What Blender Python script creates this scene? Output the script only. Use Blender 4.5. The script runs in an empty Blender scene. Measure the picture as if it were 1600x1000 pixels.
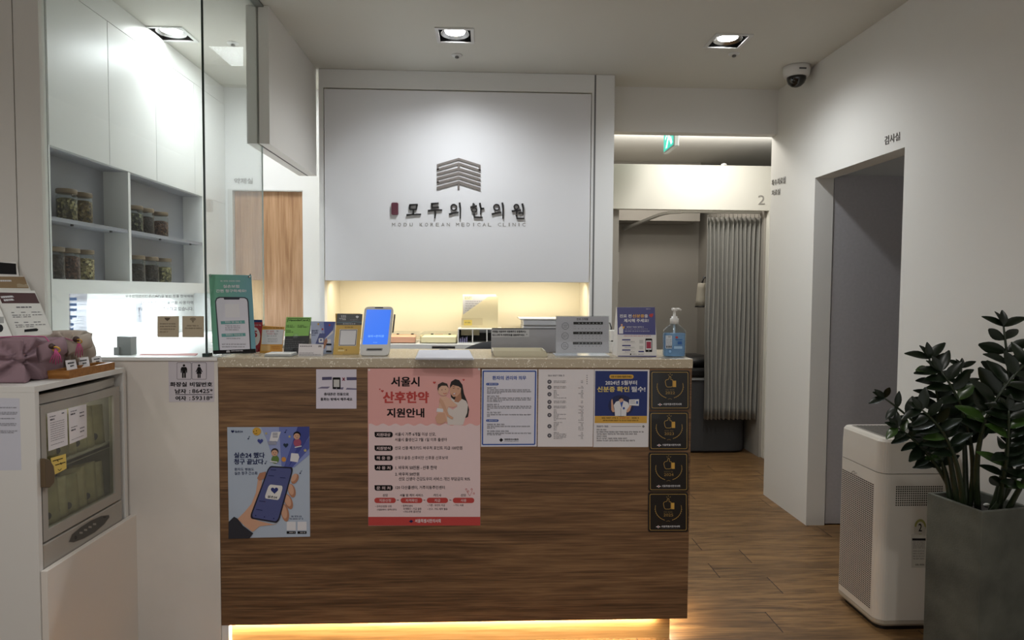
import bpy, bmesh, math, random
from mathutils import Vector, Matrix
R = random.Random(7)
C = bpy.context.scene.collection
SC = bpy.context.scene

# ------------------------------------------------------------------ camera, exposure, world
F, CX, CY, H, ROLL = 1010.0, 800.0, 500.0, 1.35, .005
_y = Vector(((757 - CX) / F, -(456 - CY) / F, -1)).normalized()
_x = Vector((1, -ROLL, 0)); _x.z = -(_x.x * _y.x + _x.y * _y.y) / _y.z; _x.normalize()
_z = _x.cross(_y)
W2C = Matrix((_x, _y, _z)).transposed()           # world -> camera axes
C2W = W2C.transposed()
cam_data = bpy.data.cameras.new('camera'); cam = bpy.data.objects.new('camera', cam_data); C.objects.link(cam)
cam_data.sensor_width = 36; cam_data.lens = 36 * F / 1600; cam_data.clip_start = .05
cam.matrix_world = Matrix.Translation((0, 0, H)) @ C2W.to_4x4()
SC.camera = cam
SC.view_settings.view_transform = 'Standard'; SC.view_settings.look = 'None'
SC.view_settings.gamma = 1; SC.view_settings.use_curve_mapping = False
SC.view_settings.exposure = 0.43
wd = bpy.data.worlds.new('world'); SC.world = wd; wd.use_nodes = True
wd.node_tree.nodes['Background'].inputs[0].default_value = (1, .985, .96, 1)
wd.node_tree.nodes['Background'].inputs[1].default_value = .46

CEIL = 2.66
def light(name, kind, loc, energy, color=(1, 1, 1), size=.1, size_y=None, rot=(0, 0, 0), spot=None, blend=.5):
    l = bpy.data.lights.new(name, kind); l.energy = energy; l.color = color
    if kind == 'AREA':
        l.shape = 'RECTANGLE'; l.size = size; l.size_y = size_y or size
    else:
        l.shadow_soft_size = size
    if spot: l.spot_size = spot; l.spot_blend = blend
    o = bpy.data.objects.new(name, l); C.objects.link(o); o.location = loc; o.rotation_euler = rot
    return o
WARM = (1, .84, .58); WARM2 = (1, .89, .70); COOL = (.93, .97, 1)
light('under_cabinet_light', 'AREA', (-1.80, 3.35, 1.322), 8, (.86, .93, 1), .12, 1.35, (0, math.radians(-12), 0))
light('toe_kick_light', 'AREA', (-.14, 2.442, .089), 5, WARM, 1.62, .012)
light('toe_kick_side_light', 'AREA', (.752, 2.62, .089), 1.2, WARM, .012, .3)
light('niche_light', 'AREA', (-.16, 4.06, 1.408), 4.2, WARM2, 1.5, .08, (math.radians(12), 0, 0))
light('partition_cove_light', 'AREA', (1.75, 5.25, 2.40), 6, (1, .97, .93), 1.9, .05, (math.pi, 0, 0))
light('corridor_downlight_glow', 'AREA', (1.7, 4.62, 2.64), 10, (1, .96, .89), .35, .25)
light('treatment_room_fill', 'AREA', (1.55, 5.75, 2.62), 7, (1, .93, .84), .5, .5)  # added fill without a fixture, lifts the room's back wall and curtain
light('examination_room_fill', 'AREA', (2.6, 2.6, 2.62), .7, (.95, .97, 1), .4, .4)  # added unseen fill that lightens the grey door leaf
light('pharmacy_fill_lamp', 'AREA', (-1.3, 3.7, 2.64), 5, COOL, .3, .3)

light('warmer_fill', 'AREA', (-1.5, 2.16, .998), .5, (1, .93, .8), .2, .3)  # added fill inside the warmer to bring out the pouches
# ------------------------------------------------------------------ pixel helpers
def ray(px, py): return C2W @ Vector(((px - CX) / F, -(py - CY) / F, -1))
def W(px, py, X=None, Y=None, Z=None):
    d = ray(px, py)
    t = X / d.x if X is not None else Y / d.y if Y is not None else (Z - H) / d.z
    return Vector((d.x * t, d.y * t, d.z * t + H))
def hit(px, py, p0, n):
    d = ray(px, py); o = Vector((0, 0, H))
    return o + d * ((p0 - o).dot(n) / d.dot(n))

# ------------------------------------------------------------------ materials
def lin(h):
    if isinstance(h, str):
        h = h.lstrip('#'); h = [int(h[i:i + 2], 16) / 255 for i in (0, 2, 4)]
    return tuple(c / 12.92 if c <= .04045 else ((c + .055) / 1.055) ** 2.4 for c in h) + (1,)
MATS = {}
def mat(name, col, rough=.5, metal=0, spec=.5, emit=0, bump=0, bscale=200, vary=0, vscale=8, coat=0):
    if name in MATS: return MATS[name]
    m = bpy.data.materials.new(name); m.use_nodes = True; nt = m.node_tree; b = nt.nodes['Principled BSDF']
    c = lin(col)
    b.inputs['Base Color'].default_value = c; b.inputs['Roughness'].default_value = rough
    b.inputs['Metallic'].default_value = metal; b.inputs['Specular IOR Level'].default_value = spec
    b.inputs['Coat Weight'].default_value = coat
    if emit:
        b.inputs['Emission Color'].default_value = c; b.inputs['Emission Strength'].default_value = emit
    if vary or bump:
        g = nt.nodes.new('ShaderNodeNewGeometry')
    if vary:
        n = nt.nodes.new('ShaderNodeTexNoise'); n.inputs['Scale'].default_value = vscale; n.inputs['Detail'].default_value = 6
        r = nt.nodes.new('ShaderNodeValToRGB')
        r.color_ramp.elements[0].position = .3; r.color_ramp.elements[1].position = .7
        r.color_ramp.elements[0].color = tuple(x * (1 - vary) for x in c[:3]) + (1,)
        r.color_ramp.elements[1].color = tuple(min(1, x * (1 + vary)) for x in c[:3]) + (1,)
        nt.links.new(g.outputs['Position'], n.inputs['Vector']); nt.links.new(n.outputs['Fac'], r.inputs[0])
        nt.links.new(r.outputs[0], b.inputs['Base Color'])
    if bump:
        n2 = nt.nodes.new('ShaderNodeTexNoise'); n2.inputs['Scale'].default_value = bscale
        bp = nt.nodes.new('ShaderNodeBump'); bp.inputs['Strength'].default_value = bump; bp.inputs['Distance'].default_value = .002
        nt.links.new(g.outputs['Position'], n2.inputs['Vector']); nt.links.new(n2.outputs['Fac'], bp.inputs['Height'])
        nt.links.new(bp.outputs[0], b.inputs['Normal'])
    MATS[name] = m; return m
def clear(name, tint='#ffffff', ior=1.5, rough=.02, strength=1.0):
    if name in MATS: return MATS[name]
    m = bpy.data.materials.new(name); m.use_nodes = True; nt = m.node_tree; nt.nodes.clear()
    o = nt.nodes.new('ShaderNodeOutputMaterial'); t = nt.nodes.new('ShaderNodeBsdfTransparent'); g = nt.nodes.new('ShaderNodeBsdfGlossy')
    f = nt.nodes.new('ShaderNodeFresnel'); x = nt.nodes.new('ShaderNodeMixShader')
    t.inputs[0].default_value = lin(tint); g.inputs['Roughness'].default_value = rough
    ge = nt.nodes.new('ShaderNodeNewGeometry'); mr = nt.nodes.new('ShaderNodeMapRange')   # same reflectance from both sides of the pane
    mr.inputs['To Min'].default_value = ior; mr.inputs['To Max'].default_value = 1 / ior
    nt.links.new(ge.outputs['Backfacing'], mr.inputs['Value']); nt.links.new(mr.outputs[0], f.inputs[0])
    g.inputs['Color'].default_value = (strength,) * 3 + (1,)
    nt.links.new(f.outputs[0], x.inputs[0]); nt.links.new(t.outputs[0], x.inputs[1]); nt.links.new(g.outputs[0], x.inputs[2])
    nt.links.new(x.outputs[0], o.inputs[0]); MATS[name] = m; return m
def haze(name, col, tint, f):
    m = bpy.data.materials.new(name); m.use_nodes = True; nt = m.node_tree; b = nt.nodes['Principled BSDF']; b.inputs['Base Color'].default_value = lin(col); b.inputs['Roughness'].default_value = .15
    t = nt.nodes.new('ShaderNodeBsdfTransparent'); t.inputs[0].default_value = lin(tint); x = nt.nodes.new('ShaderNodeMixShader'); x.inputs[0].default_value = f
    nt.links.new(b.outputs[0], x.inputs[1]); nt.links.new(t.outputs[0], x.inputs[2]); nt.links.new(x.outputs[0], nt.nodes['Material Output'].inputs[0]); MATS[name] = m; return m
def thin(name, col):
    if name in MATS: return MATS[name]
    m = mat(name, col, .7, spec=.2); nt = m.node_tree; t = nt.nodes.new('ShaderNodeBsdfTransparent'); t.inputs[0].default_value = lin('#f4f5fa'); x = nt.nodes.new('ShaderNodeMixShader'); x.inputs[0].default_value = .6
    nt.links.new(nt.nodes['Principled BSDF'].outputs[0], x.inputs[1]); nt.links.new(t.outputs[0], x.inputs[2]); nt.links.new(x.outputs[0], nt.nodes['Material Output'].inputs[0]); return m
def wood(name, dark, mid, light_, axis=0, scale=1.0, rough=.45, planks=None):
    """grain stretched along one world axis; planks=(length,width) adds board joints in the XY plane"""
    m = bpy.data.materials.new(name); m.use_nodes = True; nt = m.node_tree; N = nt.nodes.new; L = nt.links.new
    b = nt.nodes['Principled BSDF']; b.inputs['Roughness'].default_value = rough; b.inputs['Specular IOR Level'].default_value = .35
    g = N('ShaderNodeNewGeometry'); src = g.outputs['Position']
    if planks:
        def M(op, x, y=None):
            n = N('ShaderNodeMath'); n.operation = op
            for i, v in enumerate((x, y)):
                if v is None: continue
                if isinstance(v, (int, float)): n.inputs[i].default_value = v
                else: L(v, n.inputs[i])
            return n.outputs[0]
        sp = N('ShaderNodeSeparateXYZ'); L(src, sp.inputs[0])
        v = M('DIVIDE', sp.outputs[1], planks[1]); row = M('FLOOR', v)
        wn = N('ShaderNodeTexWhiteNoise'); wn.noise_dimensions = '1D'; L(row, wn.inputs['W'])
        u = M('ADD', M('DIVIDE', sp.outputs[0], planks[0]), wn.outputs['Value']); col_ = M('FLOOR', u)
        joint = M('MAXIMUM', M('LESS_THAN', M('FRACT', u), .0045 / planks[0]), M('MULTIPLY', M('LESS_THAN', M('FRACT', v), .0016 / planks[1]), .3))
        w2 = N('ShaderNodeTexWhiteNoise'); w2.noise_dimensions = '2D'; cb_ = N('ShaderNodeCombineXYZ'); L(row, cb_.inputs[0]); L(col_, cb_.inputs[1]); L(cb_.outputs[0], w2.inputs['Vector'])
        off = N('ShaderNodeVectorMath'); off.operation = 'MULTIPLY_ADD'; off.inputs[1].default_value = (3, 3, 3)
        L(w2.outputs['Color'], off.inputs[0]); L(src, off.inputs[2]); src = off.outputs[0]
    mp = N('ShaderNodeMapping'); s = [22 * scale] * 3; s[axis] = (2.6 if planks else 1.3) * scale; mp.inputs['Scale'].default_value = s
    L(src, mp.inputs['Vector'])
    n1 = N('ShaderNodeTexNoise'); n1.inputs['Scale'].default_value = 1.0; n1.inputs['Detail'].default_value = 8; n1.inputs['Roughness'].default_value = .62; n1.inputs['Distortion'].default_value = .7
    mp2 = N('ShaderNodeMapping'); s2 = [150 * scale] * 3; s2[axis] = 5 * scale; mp2.inputs['Scale'].default_value = s2
    n2 = N('ShaderNodeTexNoise'); n2.inputs['Scale'].default_value = 1; n2.inputs['Detail'].default_value = 3
    L(mp.outputs[0], n1.inputs['Vector']); L(src, mp2.inputs['Vector']); L(mp2.outputs[0], n2.inputs['Vector'])
    mx = N('ShaderNodeMath'); mx.operation = 'MULTIPLY_ADD'; mx.inputs[1].default_value = .45
    ad = N('ShaderNodeMath'); ad.operation = 'MULTIPLY'; ad.inputs[1].default_value = .6
    L(n1.outputs['Fac'], ad.inputs[0]); L(n2.outputs['Fac'], mx.inputs[0]); L(ad.outputs[0], mx.inputs[2])
    r = N('ShaderNodeValToRGB'); e = r.color_ramp.elements
    e[0].position = .38; e[0].color = lin(dark); e[1].position = .68; e[1].color = lin(light_)
    k = e.new(.52); k.color = lin(mid)
    L(mx.outputs[0], r.inputs[0]); out = r.outputs[0]
    if planks:
        tone = N('ShaderNodeMix'); tone.data_type = 'RGBA'; tone.blend_type = 'MULTIPLY'; tone.inputs[0].default_value = 1
        rr = N('ShaderNodeMapRange'); rr.inputs['To Min'].default_value = .88; rr.inputs['To Max'].default_value = 1.1
        L(w2.outputs['Value'], rr.inputs['Value']); L(out, tone.inputs[6]); L(rr.outputs[0], tone.inputs[7])
        jo = N('ShaderNodeMix'); jo.data_type = 'RGBA'; L(joint, jo.inputs[0]); L(tone.outputs[2], jo.inputs[6]); jo.inputs[7].default_value = lin('#2a1a10')
        out = jo.outputs[2]
    L(out, b.inputs['Base Color'])
    bp = N('ShaderNodeBump'); bp.inputs['Strength'].default_value = .12; bp.inputs['Distance'].default_value = .002
    L(mx.outputs[0], bp.inputs['Height']); L(bp.outputs[0], b.inputs['Normal'])
    MATS[name] = m; return m
def speckle(name, base, dots, scale=260, thr=.16):
    m = bpy.data.materials.new(name); m.use_nodes = True; nt = m.node_tree; N = nt.nodes.new; L = nt.links.new
    b = nt.nodes['Principled BSDF']; b.inputs['Roughness'].default_value = .25
    g = N('ShaderNodeNewGeometry'); v = N('ShaderNodeTexVoronoi'); v.inputs['Scale'].default_value = scale
    L(g.outputs['Position'], v.inputs['Vector'])
    r = N('ShaderNodeValToRGB'); r.color_ramp.interpolation = 'CONSTANT'; e = r.color_ramp.elements
    e[0].color = lin(base); e[1].position = .80; e[1].color = lin(dots)
    w = N('ShaderNodeSeparateColor'); L(v.outputs['Color'], w.inputs[0]); L(w.outputs[0], r.inputs[0])
    n = N('ShaderNodeTexNoise'); n.inputs['Scale'].default_value = 90; L(g.outputs['Position'], n.inputs['Vector'])
    mx = N('ShaderNodeMix'); mx.data_type = 'RGBA'; mx.inputs[6].default_value = lin(base)
    mr = N('ShaderNodeMapRange'); mr.inputs['From Min'].default_value = .5; mr.inputs['From Max'].default_value = .62; L(n.outputs['Fac'], mr.inputs['Value'])
    L(mr.outputs[0], mx.inputs[0]); L(r.outputs[0], mx.inputs[7]); L(mx.outputs[2], b.inputs['Base Color'])
    MATS[name] = m; return m
WALL = mat('white wall paint', '#dcdad5', .7, spec=.25, bump=.15, bscale=400)
WALLW = mat('white laminate', '#dfdfdd', .32, spec=.4)
CEILM = mat('ceiling paint', '#d2d0c8', .8, spec=.2, bump=.1, bscale=300)
PONY = mat('scuffed white panel', '#d6d0c9', .45, vary=.07, vscale=3)
GREYW = mat('grey treatment wall', '#a7a39c', .7, spec=.2)
FLOOR = wood('oak plank floor', '#4c3823', '#6f5335', '#8d6d46', 0, 1.25, .42, (1.15, .165))
CWOOD = wood('walnut laminate', '#4c3725', '#6c5038', '#8b6b4b', 0, 1.2, .4)
KICKW = wood('oak toe kick', '#96734a', '#b8935f', '#caa874', 0, .8, .45)
DWOOD = wood('oak door laminate', '#8f6a4b', '#a98462', '#ba9675', 2, .9, .4)
TRAYW = wood('small tray wood', '#7d4f28', '#96642f', '#a97640', 0, 2.5, .4)
STONE = speckle('speckled stone', '#b3a68f', '#e2dccb')
BLACK = mat('black', '#0d0d0f', .4)
DARKGREY = mat('dark grey', '#3a3b3d', .5)
GLASS = clear('pane glass', '#f8fbfa')
EDGE = mat('green glass edge', '#15302b', .1, spec=.8)
ACRYL = clear('clear acrylic', '#f4f6f6', 1.45)
WHITE = mat('white plastic', '#dddcd8', .35)
CHROME = mat('chrome', '#c8c8c8', .15, 1)
PAPER = mat('white paper', '#d9d4d6', .7, spec=.2)
INK = mat('black ink', '#141214', .6, spec=.2)
LIT = mat('lamp disc', '#ffffff', .5, emit=30)

# ------------------------------------------------------------------ mesh building
class MB:
    def __init__(s): s.v = []; s.f = []; s.m = []; s.mats = []; s.smooth = []
    def mi(s, m):
        if m not in s.mats: s.mats.append(m)
        return s.mats.index(m)
    def add(s, vs, fs, m, smooth=False):
        b = len(s.v); i = s.mi(m); s.v += [Vector(v) for v in vs]
        for f in fs: s.f.append([b + k for k in f]); s.m.append(i); s.smooth.append(smooth)
        return s
    def box(s, x0, x1, y0, y1, z0, z1, m):
        vs = [(x, y, z) for x in (x0, x1) for y in (y0, y1) for z in (z0, z1)]
        return s.add(vs, [(0, 1, 3, 2), (4, 6, 7, 5), (0, 4, 5, 1), (2, 3, 7, 6), (0, 2, 6, 4), (1, 5, 7, 3)], m)
    def prism(s, pts, d, m, smooth=False):
        n = len(pts); pts = [Vector(p) for p in pts]; d = Vector(d)
        vs = pts + [p + d for p in pts]
        fs = [list(range(n - 1, -1, -1)), list(range(n, 2 * n))]
        s.add(vs, fs, m); b = len(s.v) - 2 * n; i = s.mi(m)
        for k in range(n):
            s.f.append([b + k, b + (k + 1) % n, b + n + (k + 1) % n, b + n + k]); s.m.append(i); s.smooth.append(smooth)
        return s
    def lathe(s, prof, c, m, n=24, axis=None, smooth=True):
        """profile of (r,z) turned about the vertical through c (or another axis direction)"""
        c = Vector(c); q = Vector((0, 0, 1)).rotation_difference(Vector(axis)) if axis else None
        vs = []; fs = []
        for r, z in prof:
            for k in range(n):
                a = 2 * math.pi * k / n; p = Vector((r * math.cos(a), r * math.sin(a), z))
                if q: p = q @ p
                vs.append(c + p)
        for i in range(len(prof) - 1):
            for k in range(n): fs.append((i * n + k, i * n + (k + 1) % n, (i + 1) * n + (k + 1) % n, (i + 1) * n + k))
        fs.append(tuple(range(n - 1, -1, -1))); fs.append(tuple((len(prof) - 1) * n + k for k in range(n)))
        return s.add(vs, fs, m, smooth)
    def tube(s, pts, r, m, n=8, r2=None):
        pts = [Vector(p) for p in pts]; vs = []; fs = []; L = len(pts)
        up = Vector((.3, .2, 1)).normalized()
        for i, p in enumerate(pts):
            t = (pts[min(i + 1, L - 1)] - pts[max(i - 1, 0)]).normalized()
            u = t.cross(up)
            if u.length < .05: u = t.cross(Vector((1, 0, 0)))
            u.normalize(); w = t.cross(u); rr = r if r2 is None else r + (r2 - r) * i / (L - 1)
            for k in range(n):
                a = 2 * math.pi * k / n; vs.append(p + (u * math.cos(a) + w * math.sin(a)) * rr)
        for i in range(L - 1):
            for k in range(n): fs.append((i * n + k, (i + 1) * n + k, (i + 1) * n + (k + 1) % n, i * n + (k + 1) % n))
        fs.append(tuple(range(n))); fs.append(tuple((L - 1) * n + k for k in range(n - 1, -1, -1)))
        return s.add(vs, fs, m, True)
    def sphere(s, c, r, m, nu=16, nv=10, sc=(1, 1, 1), f=None):
        c = Vector(c); vs = []; fs = []
        for j in range(nv + 1):
            th = math.pi * j / nv
            for i in range(nu):
                ph = 2 * math.pi * i / nu
                p = Vector((math.sin(th) * math.cos(ph) * sc[0], math.sin(th) * math.sin(ph) * sc[1], -math.cos(th) * sc[2])) * r
                if f: p = f(p)
                vs.append(c + p)
        for j in range(nv):
            for i in range(nu): fs.append((j * nu + i, j * nu + (i + 1) % nu, (j + 1) * nu + (i + 1) % nu, (j + 1) * nu + i))
        return s.add(vs, fs, m, True)
    def cells(s, u, v, holes, fn, m, d):
        """flat wall cut by rectangular holes: every cell is a thin box; fn(u,v) -> point, d = thickness vector"""
        us = sorted({*u, *[h[0] for h in holes], *[h[1] for h in holes]}); vs_ = sorted({*v, *[h[2] for h in holes], *[h[3] for h in holes]})
        pid = {}
        def P(a, b, k):
            if (a, b, k) not in pid: pid[(a, b, k)] = len(s.v); s.v.append(Vector(fn(a, b)) + Vector(d) * k)
            return pid[(a, b, k)]
        i_ = s.mi(m); solid = set()
        for i in range(len(us) - 1):
            for j in range(len(vs_) - 1):
                cu, cv = (us[i] + us[i + 1]) / 2, (vs_[j] + vs_[j + 1]) / 2
                if not any(h[0] < cu < h[1] and h[2] < cv < h[3] for h in holes): solid.add((i, j))
        def face(*q): s.f.append(list(q)); s.m.append(i_); s.smooth.append(False)
        for i, j in solid:
            a, b, c_, e = us[i], us[i + 1], vs_[j], vs_[j + 1]
            face(P(a, c_, 0), P(b, c_, 0), P(b, e, 0), P(a, e, 0)); face(P(a, e, 1), P(b, e, 1), P(b, c_, 1), P(a, c_, 1))
            if (i - 1, j) not in solid: face(P(a, c_, 0), P(a, e, 0), P(a, e, 1), P(a, c_, 1))
            if (i + 1, j) not in solid: face(P(b, c_, 1), P(b, e, 1), P(b, e, 0), P(b, c_, 0))
            if (i, j - 1) not in solid: face(P(a, c_, 1), P(b, c_, 1), P(b, c_, 0), P(a, c_, 0))
            if (i, j + 1) not in solid: face(P(a, e, 0), P(b, e, 0), P(b, e, 1), P(a, e, 1))
        return s
    def build(s, name, parent=None, bevel=0, seg=2, recalc=False, origin=None, subsurf=0):
        xs = [p.x for p in s.v]; ys = [p.y for p in s.v]; zs = [p.z for p in s.v]
        o0 = Vector(origin) if origin else Vector(((min(xs) + max(xs)) / 2, (min(ys) + max(ys)) / 2, min(zs)))
        me = bpy.data.meshes.new(name)
        me.from_pydata([tuple(p - o0) for p in s.v], [], s.f)
        for m in s.mats: me.materials.append(m)
        me.polygons.foreach_set('material_index', s.m); me.polygons.foreach_set('use_smooth', s.smooth); me.update()
        if recalc:
            bm = bmesh.new(); bm.from_mesh(me); bmesh.ops.recalc_face_normals(bm, faces=bm.faces); bm.to_mesh(me); bm.free()
        o = bpy.data.objects.new(name, me); C.objects.link(o)
        if parent:
            o.parent = parent; q = parent; off = Vector(parent.location)
            while q.parent: q = q.parent; off += Vector(q.location)
            o.location = o0 - off
        else: o.location = o0
        if bevel:
            b = o.modifiers.new('bevel', 'BEVEL'); b.width = bevel; b.segments = seg; b.limit_method = 'ANGLE'; b.angle_limit = math.radians(40)
        if subsurf:
            b = o.modifiers.new('sub', 'SUBSURF'); b.levels = subsurf; b.render_levels = subsurf
        return o
def tag(o, label, cat, group=None, kind=None):
    o['label'] = label; o['category'] = cat
    if group: o['group'] = group
    if kind: o['kind'] = kind
    return o
def empty(name, loc, label, cat, group=None):
    o = bpy.data.objects.new(name, None); C.objects.link(o); o.location = loc; o.empty_display_size = .05
    return tag(o, label, cat, group)
def structure(mb, name, label=None, parent=None, **k):
    o = mb.build(name, parent, **k)
    if not parent: o['kind'] = 'structure'
    if label: o['label'] = label
    return o
def copy_tree(o, loc=None, parent=None):
    c = o.copy(); C.objects.link(c)
    if parent: c.parent = parent
    if loc is not None: c.location = loc
    for ch in list(o.children): copy_tree(ch, None, c)
    return c

# ------------------------------------------------------------------ lettering
_tc = {}
def tgeo(s, bold=0, res=2):
    k = (s, bold, res)
    if k not in _tc:
        if 'o' not in _tc:
            c = bpy.data.curves.new('t', 'FONT'); c.size = 1; _tc['o'] = bpy.data.objects.new('t', c)
        o = _tc['o']; c = o.data; c.body = s; c.resolution_u = res; c.offset = bold
        me = bpy.data.meshes.new_from_object(o)
        vs = [Vector(v.co) for v in me.vertices]; fs = [list(p.vertices) for p in me.polygons]
        bpy.data.meshes.remove(me)
        x0 = min(v.x for v in vs); x1 = max(v.x for v in vs); y0 = min(v.y for v in vs); y1 = max(v.y for v in vs)
        _tc[k] = ([((v.x - x0) / (x1 - x0), (v.y - y0) / (y1 - y0)) for v in vs], fs, (x1 - x0) / (y1 - y0), x1 - x0, y1 - y0)
    return _tc[k]
LAY = .00028
class Sheet:
    """a flat printed thing: root slab plus printed child meshes; printing is placed in photo pixels on the sheet's own plane"""
    def __init__(s, corners, t, m, nudge=0):
        s.c = [Vector(p) for p in corners]; s.n = (s.c[1] - s.c[0]).cross(s.c[3] - s.c[0]).normalized()
        if s.n.dot(Vector((0, 0, H)) - s.c[0]) < 0: s.n = -s.n
        s.t = t; s.m = m; s.parts = {}
        s.root = MB()
        if t: s.root.prism([p - s.n * t for p in s.c], s.n * t, m)
    def P(s, px, py, layer=1): return hit(px, py, s.c[0], s.n) + s.n * (LAY * layer)
    def mb(s, part): return s.parts.setdefault(part, MB())
    def poly(s, pts, m, part='printed_panel', layer=1):
        s.mb(part).add([s.P(x, y, layer) for x, y in pts], [list(range(len(pts)))], m); return s
    def rect(s, x0, y0, x1, y1, m, part='printed_panel', layer=1): return s.poly([(x0, y1), (x1, y1), (x1, y0), (x0, y0)], m, part, layer)
    def rrect(s, x0, y0, x1, y1, r, m, part='printed_panel', layer=1, f=None):
        pts = []
        for cx, cy, a0 in ((x1 - r, y0 + r, -90), (x1 - r, y1 - r, 0), (x0 + r, y1 - r, 90), (x0 + r, y0 + r, 180)):
            for k in range(5):
                a = math.radians(a0 + k * 22.5); pts.append((cx + r * math.cos(a), cy + r * math.sin(a)))
        if f: pts = [f(p) for p in pts]
        return s.poly(pts, m, part, layer)
    def ell(s, cx, cy, rx, ry, m, part='printed_panel', layer=1, n=18, a=0):
        q = []
        for k in range(n):
            t = 2 * math.pi * k / n; x, y = rx * math.cos(t), ry * math.sin(t)
            q.append((cx + x * math.cos(a) - y * math.sin(a), cy + x * math.sin(a) + y * math.cos(a)))
        return s.poly(q, m, part, layer)
    def line(s, pts, w, m, part='printed_panel', layer=1):
        for (x0, y0), (x1, y1) in zip(pts, pts[1:]):
            d = math.hypot(x1 - x0, y1 - y0) or 1; nx, ny = -(y1 - y0) / d * w / 2, (x1 - x0) / d * w / 2
            s.poly([(x0 + nx, y0 + ny), (x1 + nx, y1 + ny), (x1 - nx, y1 - ny), (x0 - nx, y0 - ny)], m, part, layer)
        return s
    def frame(s, x0, y0, x1, y1, w, m, part='printed_panel', layer=1):
        s.rect(x0, y0, x1, y0 + w, m, part, layer); s.rect(x0, y1 - w, x1, y1, m, part, layer)
        s.rect(x0, y0, x0 + w, y1, m, part, layer); return s.rect(x1 - w, y0, x1, y1, m, part, layer)
    def text(s, st, q, m, bold=0, part='lettering', layer=3, res=2, thick=0):
        """q = (x0,y0,x1,y1) box, or four pixel corners TL,TR,BR,BL the glyph bounds are fitted to"""
        if not isinstance(q[0], (tuple, list)): x0, y0, x1, y1 = q; q = ((x0, y0), (x1, y0), (x1, y1), (x0, y1))
        heavy = bold > .015   # heavy weights: the glyphs printed four times, nudged apart
        vs, fs, _, wd_, hd_ = tgeo(st, 0 if heavy else bold, res); tl, tr, br, bl = [s.P(x, y, layer) for x, y in q]
        for i, (sx_, sy_) in enumerate(((-1, -1), (1, -1), (-1, 1), (1, 1)) if heavy else ((0, 0),)):
            du, dv = sx_ * bold * .9 / wd_, sy_ * bold * .6 / hd_; up_ = s.n * (LAY * .12 * i)
            s.mb(part).add([(bl * (1 - u - du) + br * (u + du)) * (1 - v - dv) + (tl * (1 - u - du) + tr * (u + du)) * (v + dv) + up_ for u, v in vs], fs, m)
        return s
    def tline(s, st, x, y, h, m, bold=0, part='lettering', layer=3, maxw=None, center=False, sq=1.0):
        """one line by its left (or middle) x, top y and glyph height"""
        w = tgeo(st, bold)[2] * h * sq
        if maxw and w > maxw: w = maxw
        x0 = x - w / 2 if center else x
        return s.text(st, (x0, y, x0 + w, y + h), m, bold, part, layer)
    def greek(s, x0, x1, y, h, m, part='small_print', layer=3, dens=.85, seed=None):
        """print too small to read in the photo: rows of word-like marks"""
        r = random.Random(seed if seed is not None else int(x0 * 31 + y * 17)); x = x0
        while x < x1 - h * .5:
            n = r.randint(2, 5)
            for k in range(n):
                if x > x1 - h * .6: break
                w = h * .8
                s.rect(x, y + h * .05, x + w * .75, y + h * .27, m, part, layer)
                if r.random() < dens: s.rect(x + w * .1, y + h * .72, x + w * .9, y + h * .95, m, part, layer)
                if r.random() < .7: s.rect(x + w * .62, y, x + w * .8, y + h, m, part, layer)
                else: s.rect(x + w * .3, y + .4 * h, x + w * .55, y + h, m, part, layer)
                x += w * 1.05
            x += h * .5
        return s
    def build(s, name, label, cat, group=None, parent=None, bevel=0):
        o = s.root.build(name, parent, bevel=bevel)
        if label: tag(o, label, cat, group)
        for k, mb in s.parts.items(): mb.build(k.split('#')[0], o)
        return o
def px_sheet(quad, m, Y=None, X=None, t=.0006):
    return Sheet([W(x, y, X=X, Y=Y) for x, y in quad], t, m)
def zz(ox, oy, sc): return lambda pts: [(ox + x / sc, oy + y / sc) for x, y in pts]
def emblem(s, x0, y0, x1, y1, m, part='logo', layer=3):
    """the chevron house mark in a pixel box"""
    w, h = x1 - x0, y1 - y0; cx = (x0 + x1) / 2; t = h * .085
    for k in range(6):
        yt = y0 + h * (.0 + k * .145); yb = yt + h * .21
        s.poly([(x0, yb), (cx, yt), (x1, yb), (x1, yb + t), (cx, yt + t), (x0, yb + t)], m, part, layer)
    s.rect(x0, y0 + h * .21, x0 + w * .045, y0 + h * .42, m, part, layer); s.rect(x1 - w * .045, y0 + h * .21, x1, y0 + h * .42, m, part, layer)
    s.rect(x0, y0 + h * .6, x0 + w * .045, y0 + h * .8, m, part, layer); s.rect(cx - w * .02, y0 + h * .8, cx + w * .02, y0 + h, m, part, layer)
    return s

# ================================================================== THE SETTING
XR = 1.882
structure(MB().box(-3.2, 4.2, -2.0, 8.0, -.06, 0, FLOOR), 'floor')
DL = [(-.157, 3.374), (1.255, 3.364), (-1.609, 3.444)]
b = MB().cells((-3.2, 4.2), (-2.0, 8.0), [(x - .083, x + .083, y - .083, y + .083) for x, y in DL], lambda u, v: (u, v, CEIL), CEILM, (0, 0, .05))
b.box(-3.2, 4.2, -2, 8, CEIL + .16, CEIL + .2, CEILM)
structure(b, 'ceiling')
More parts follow.
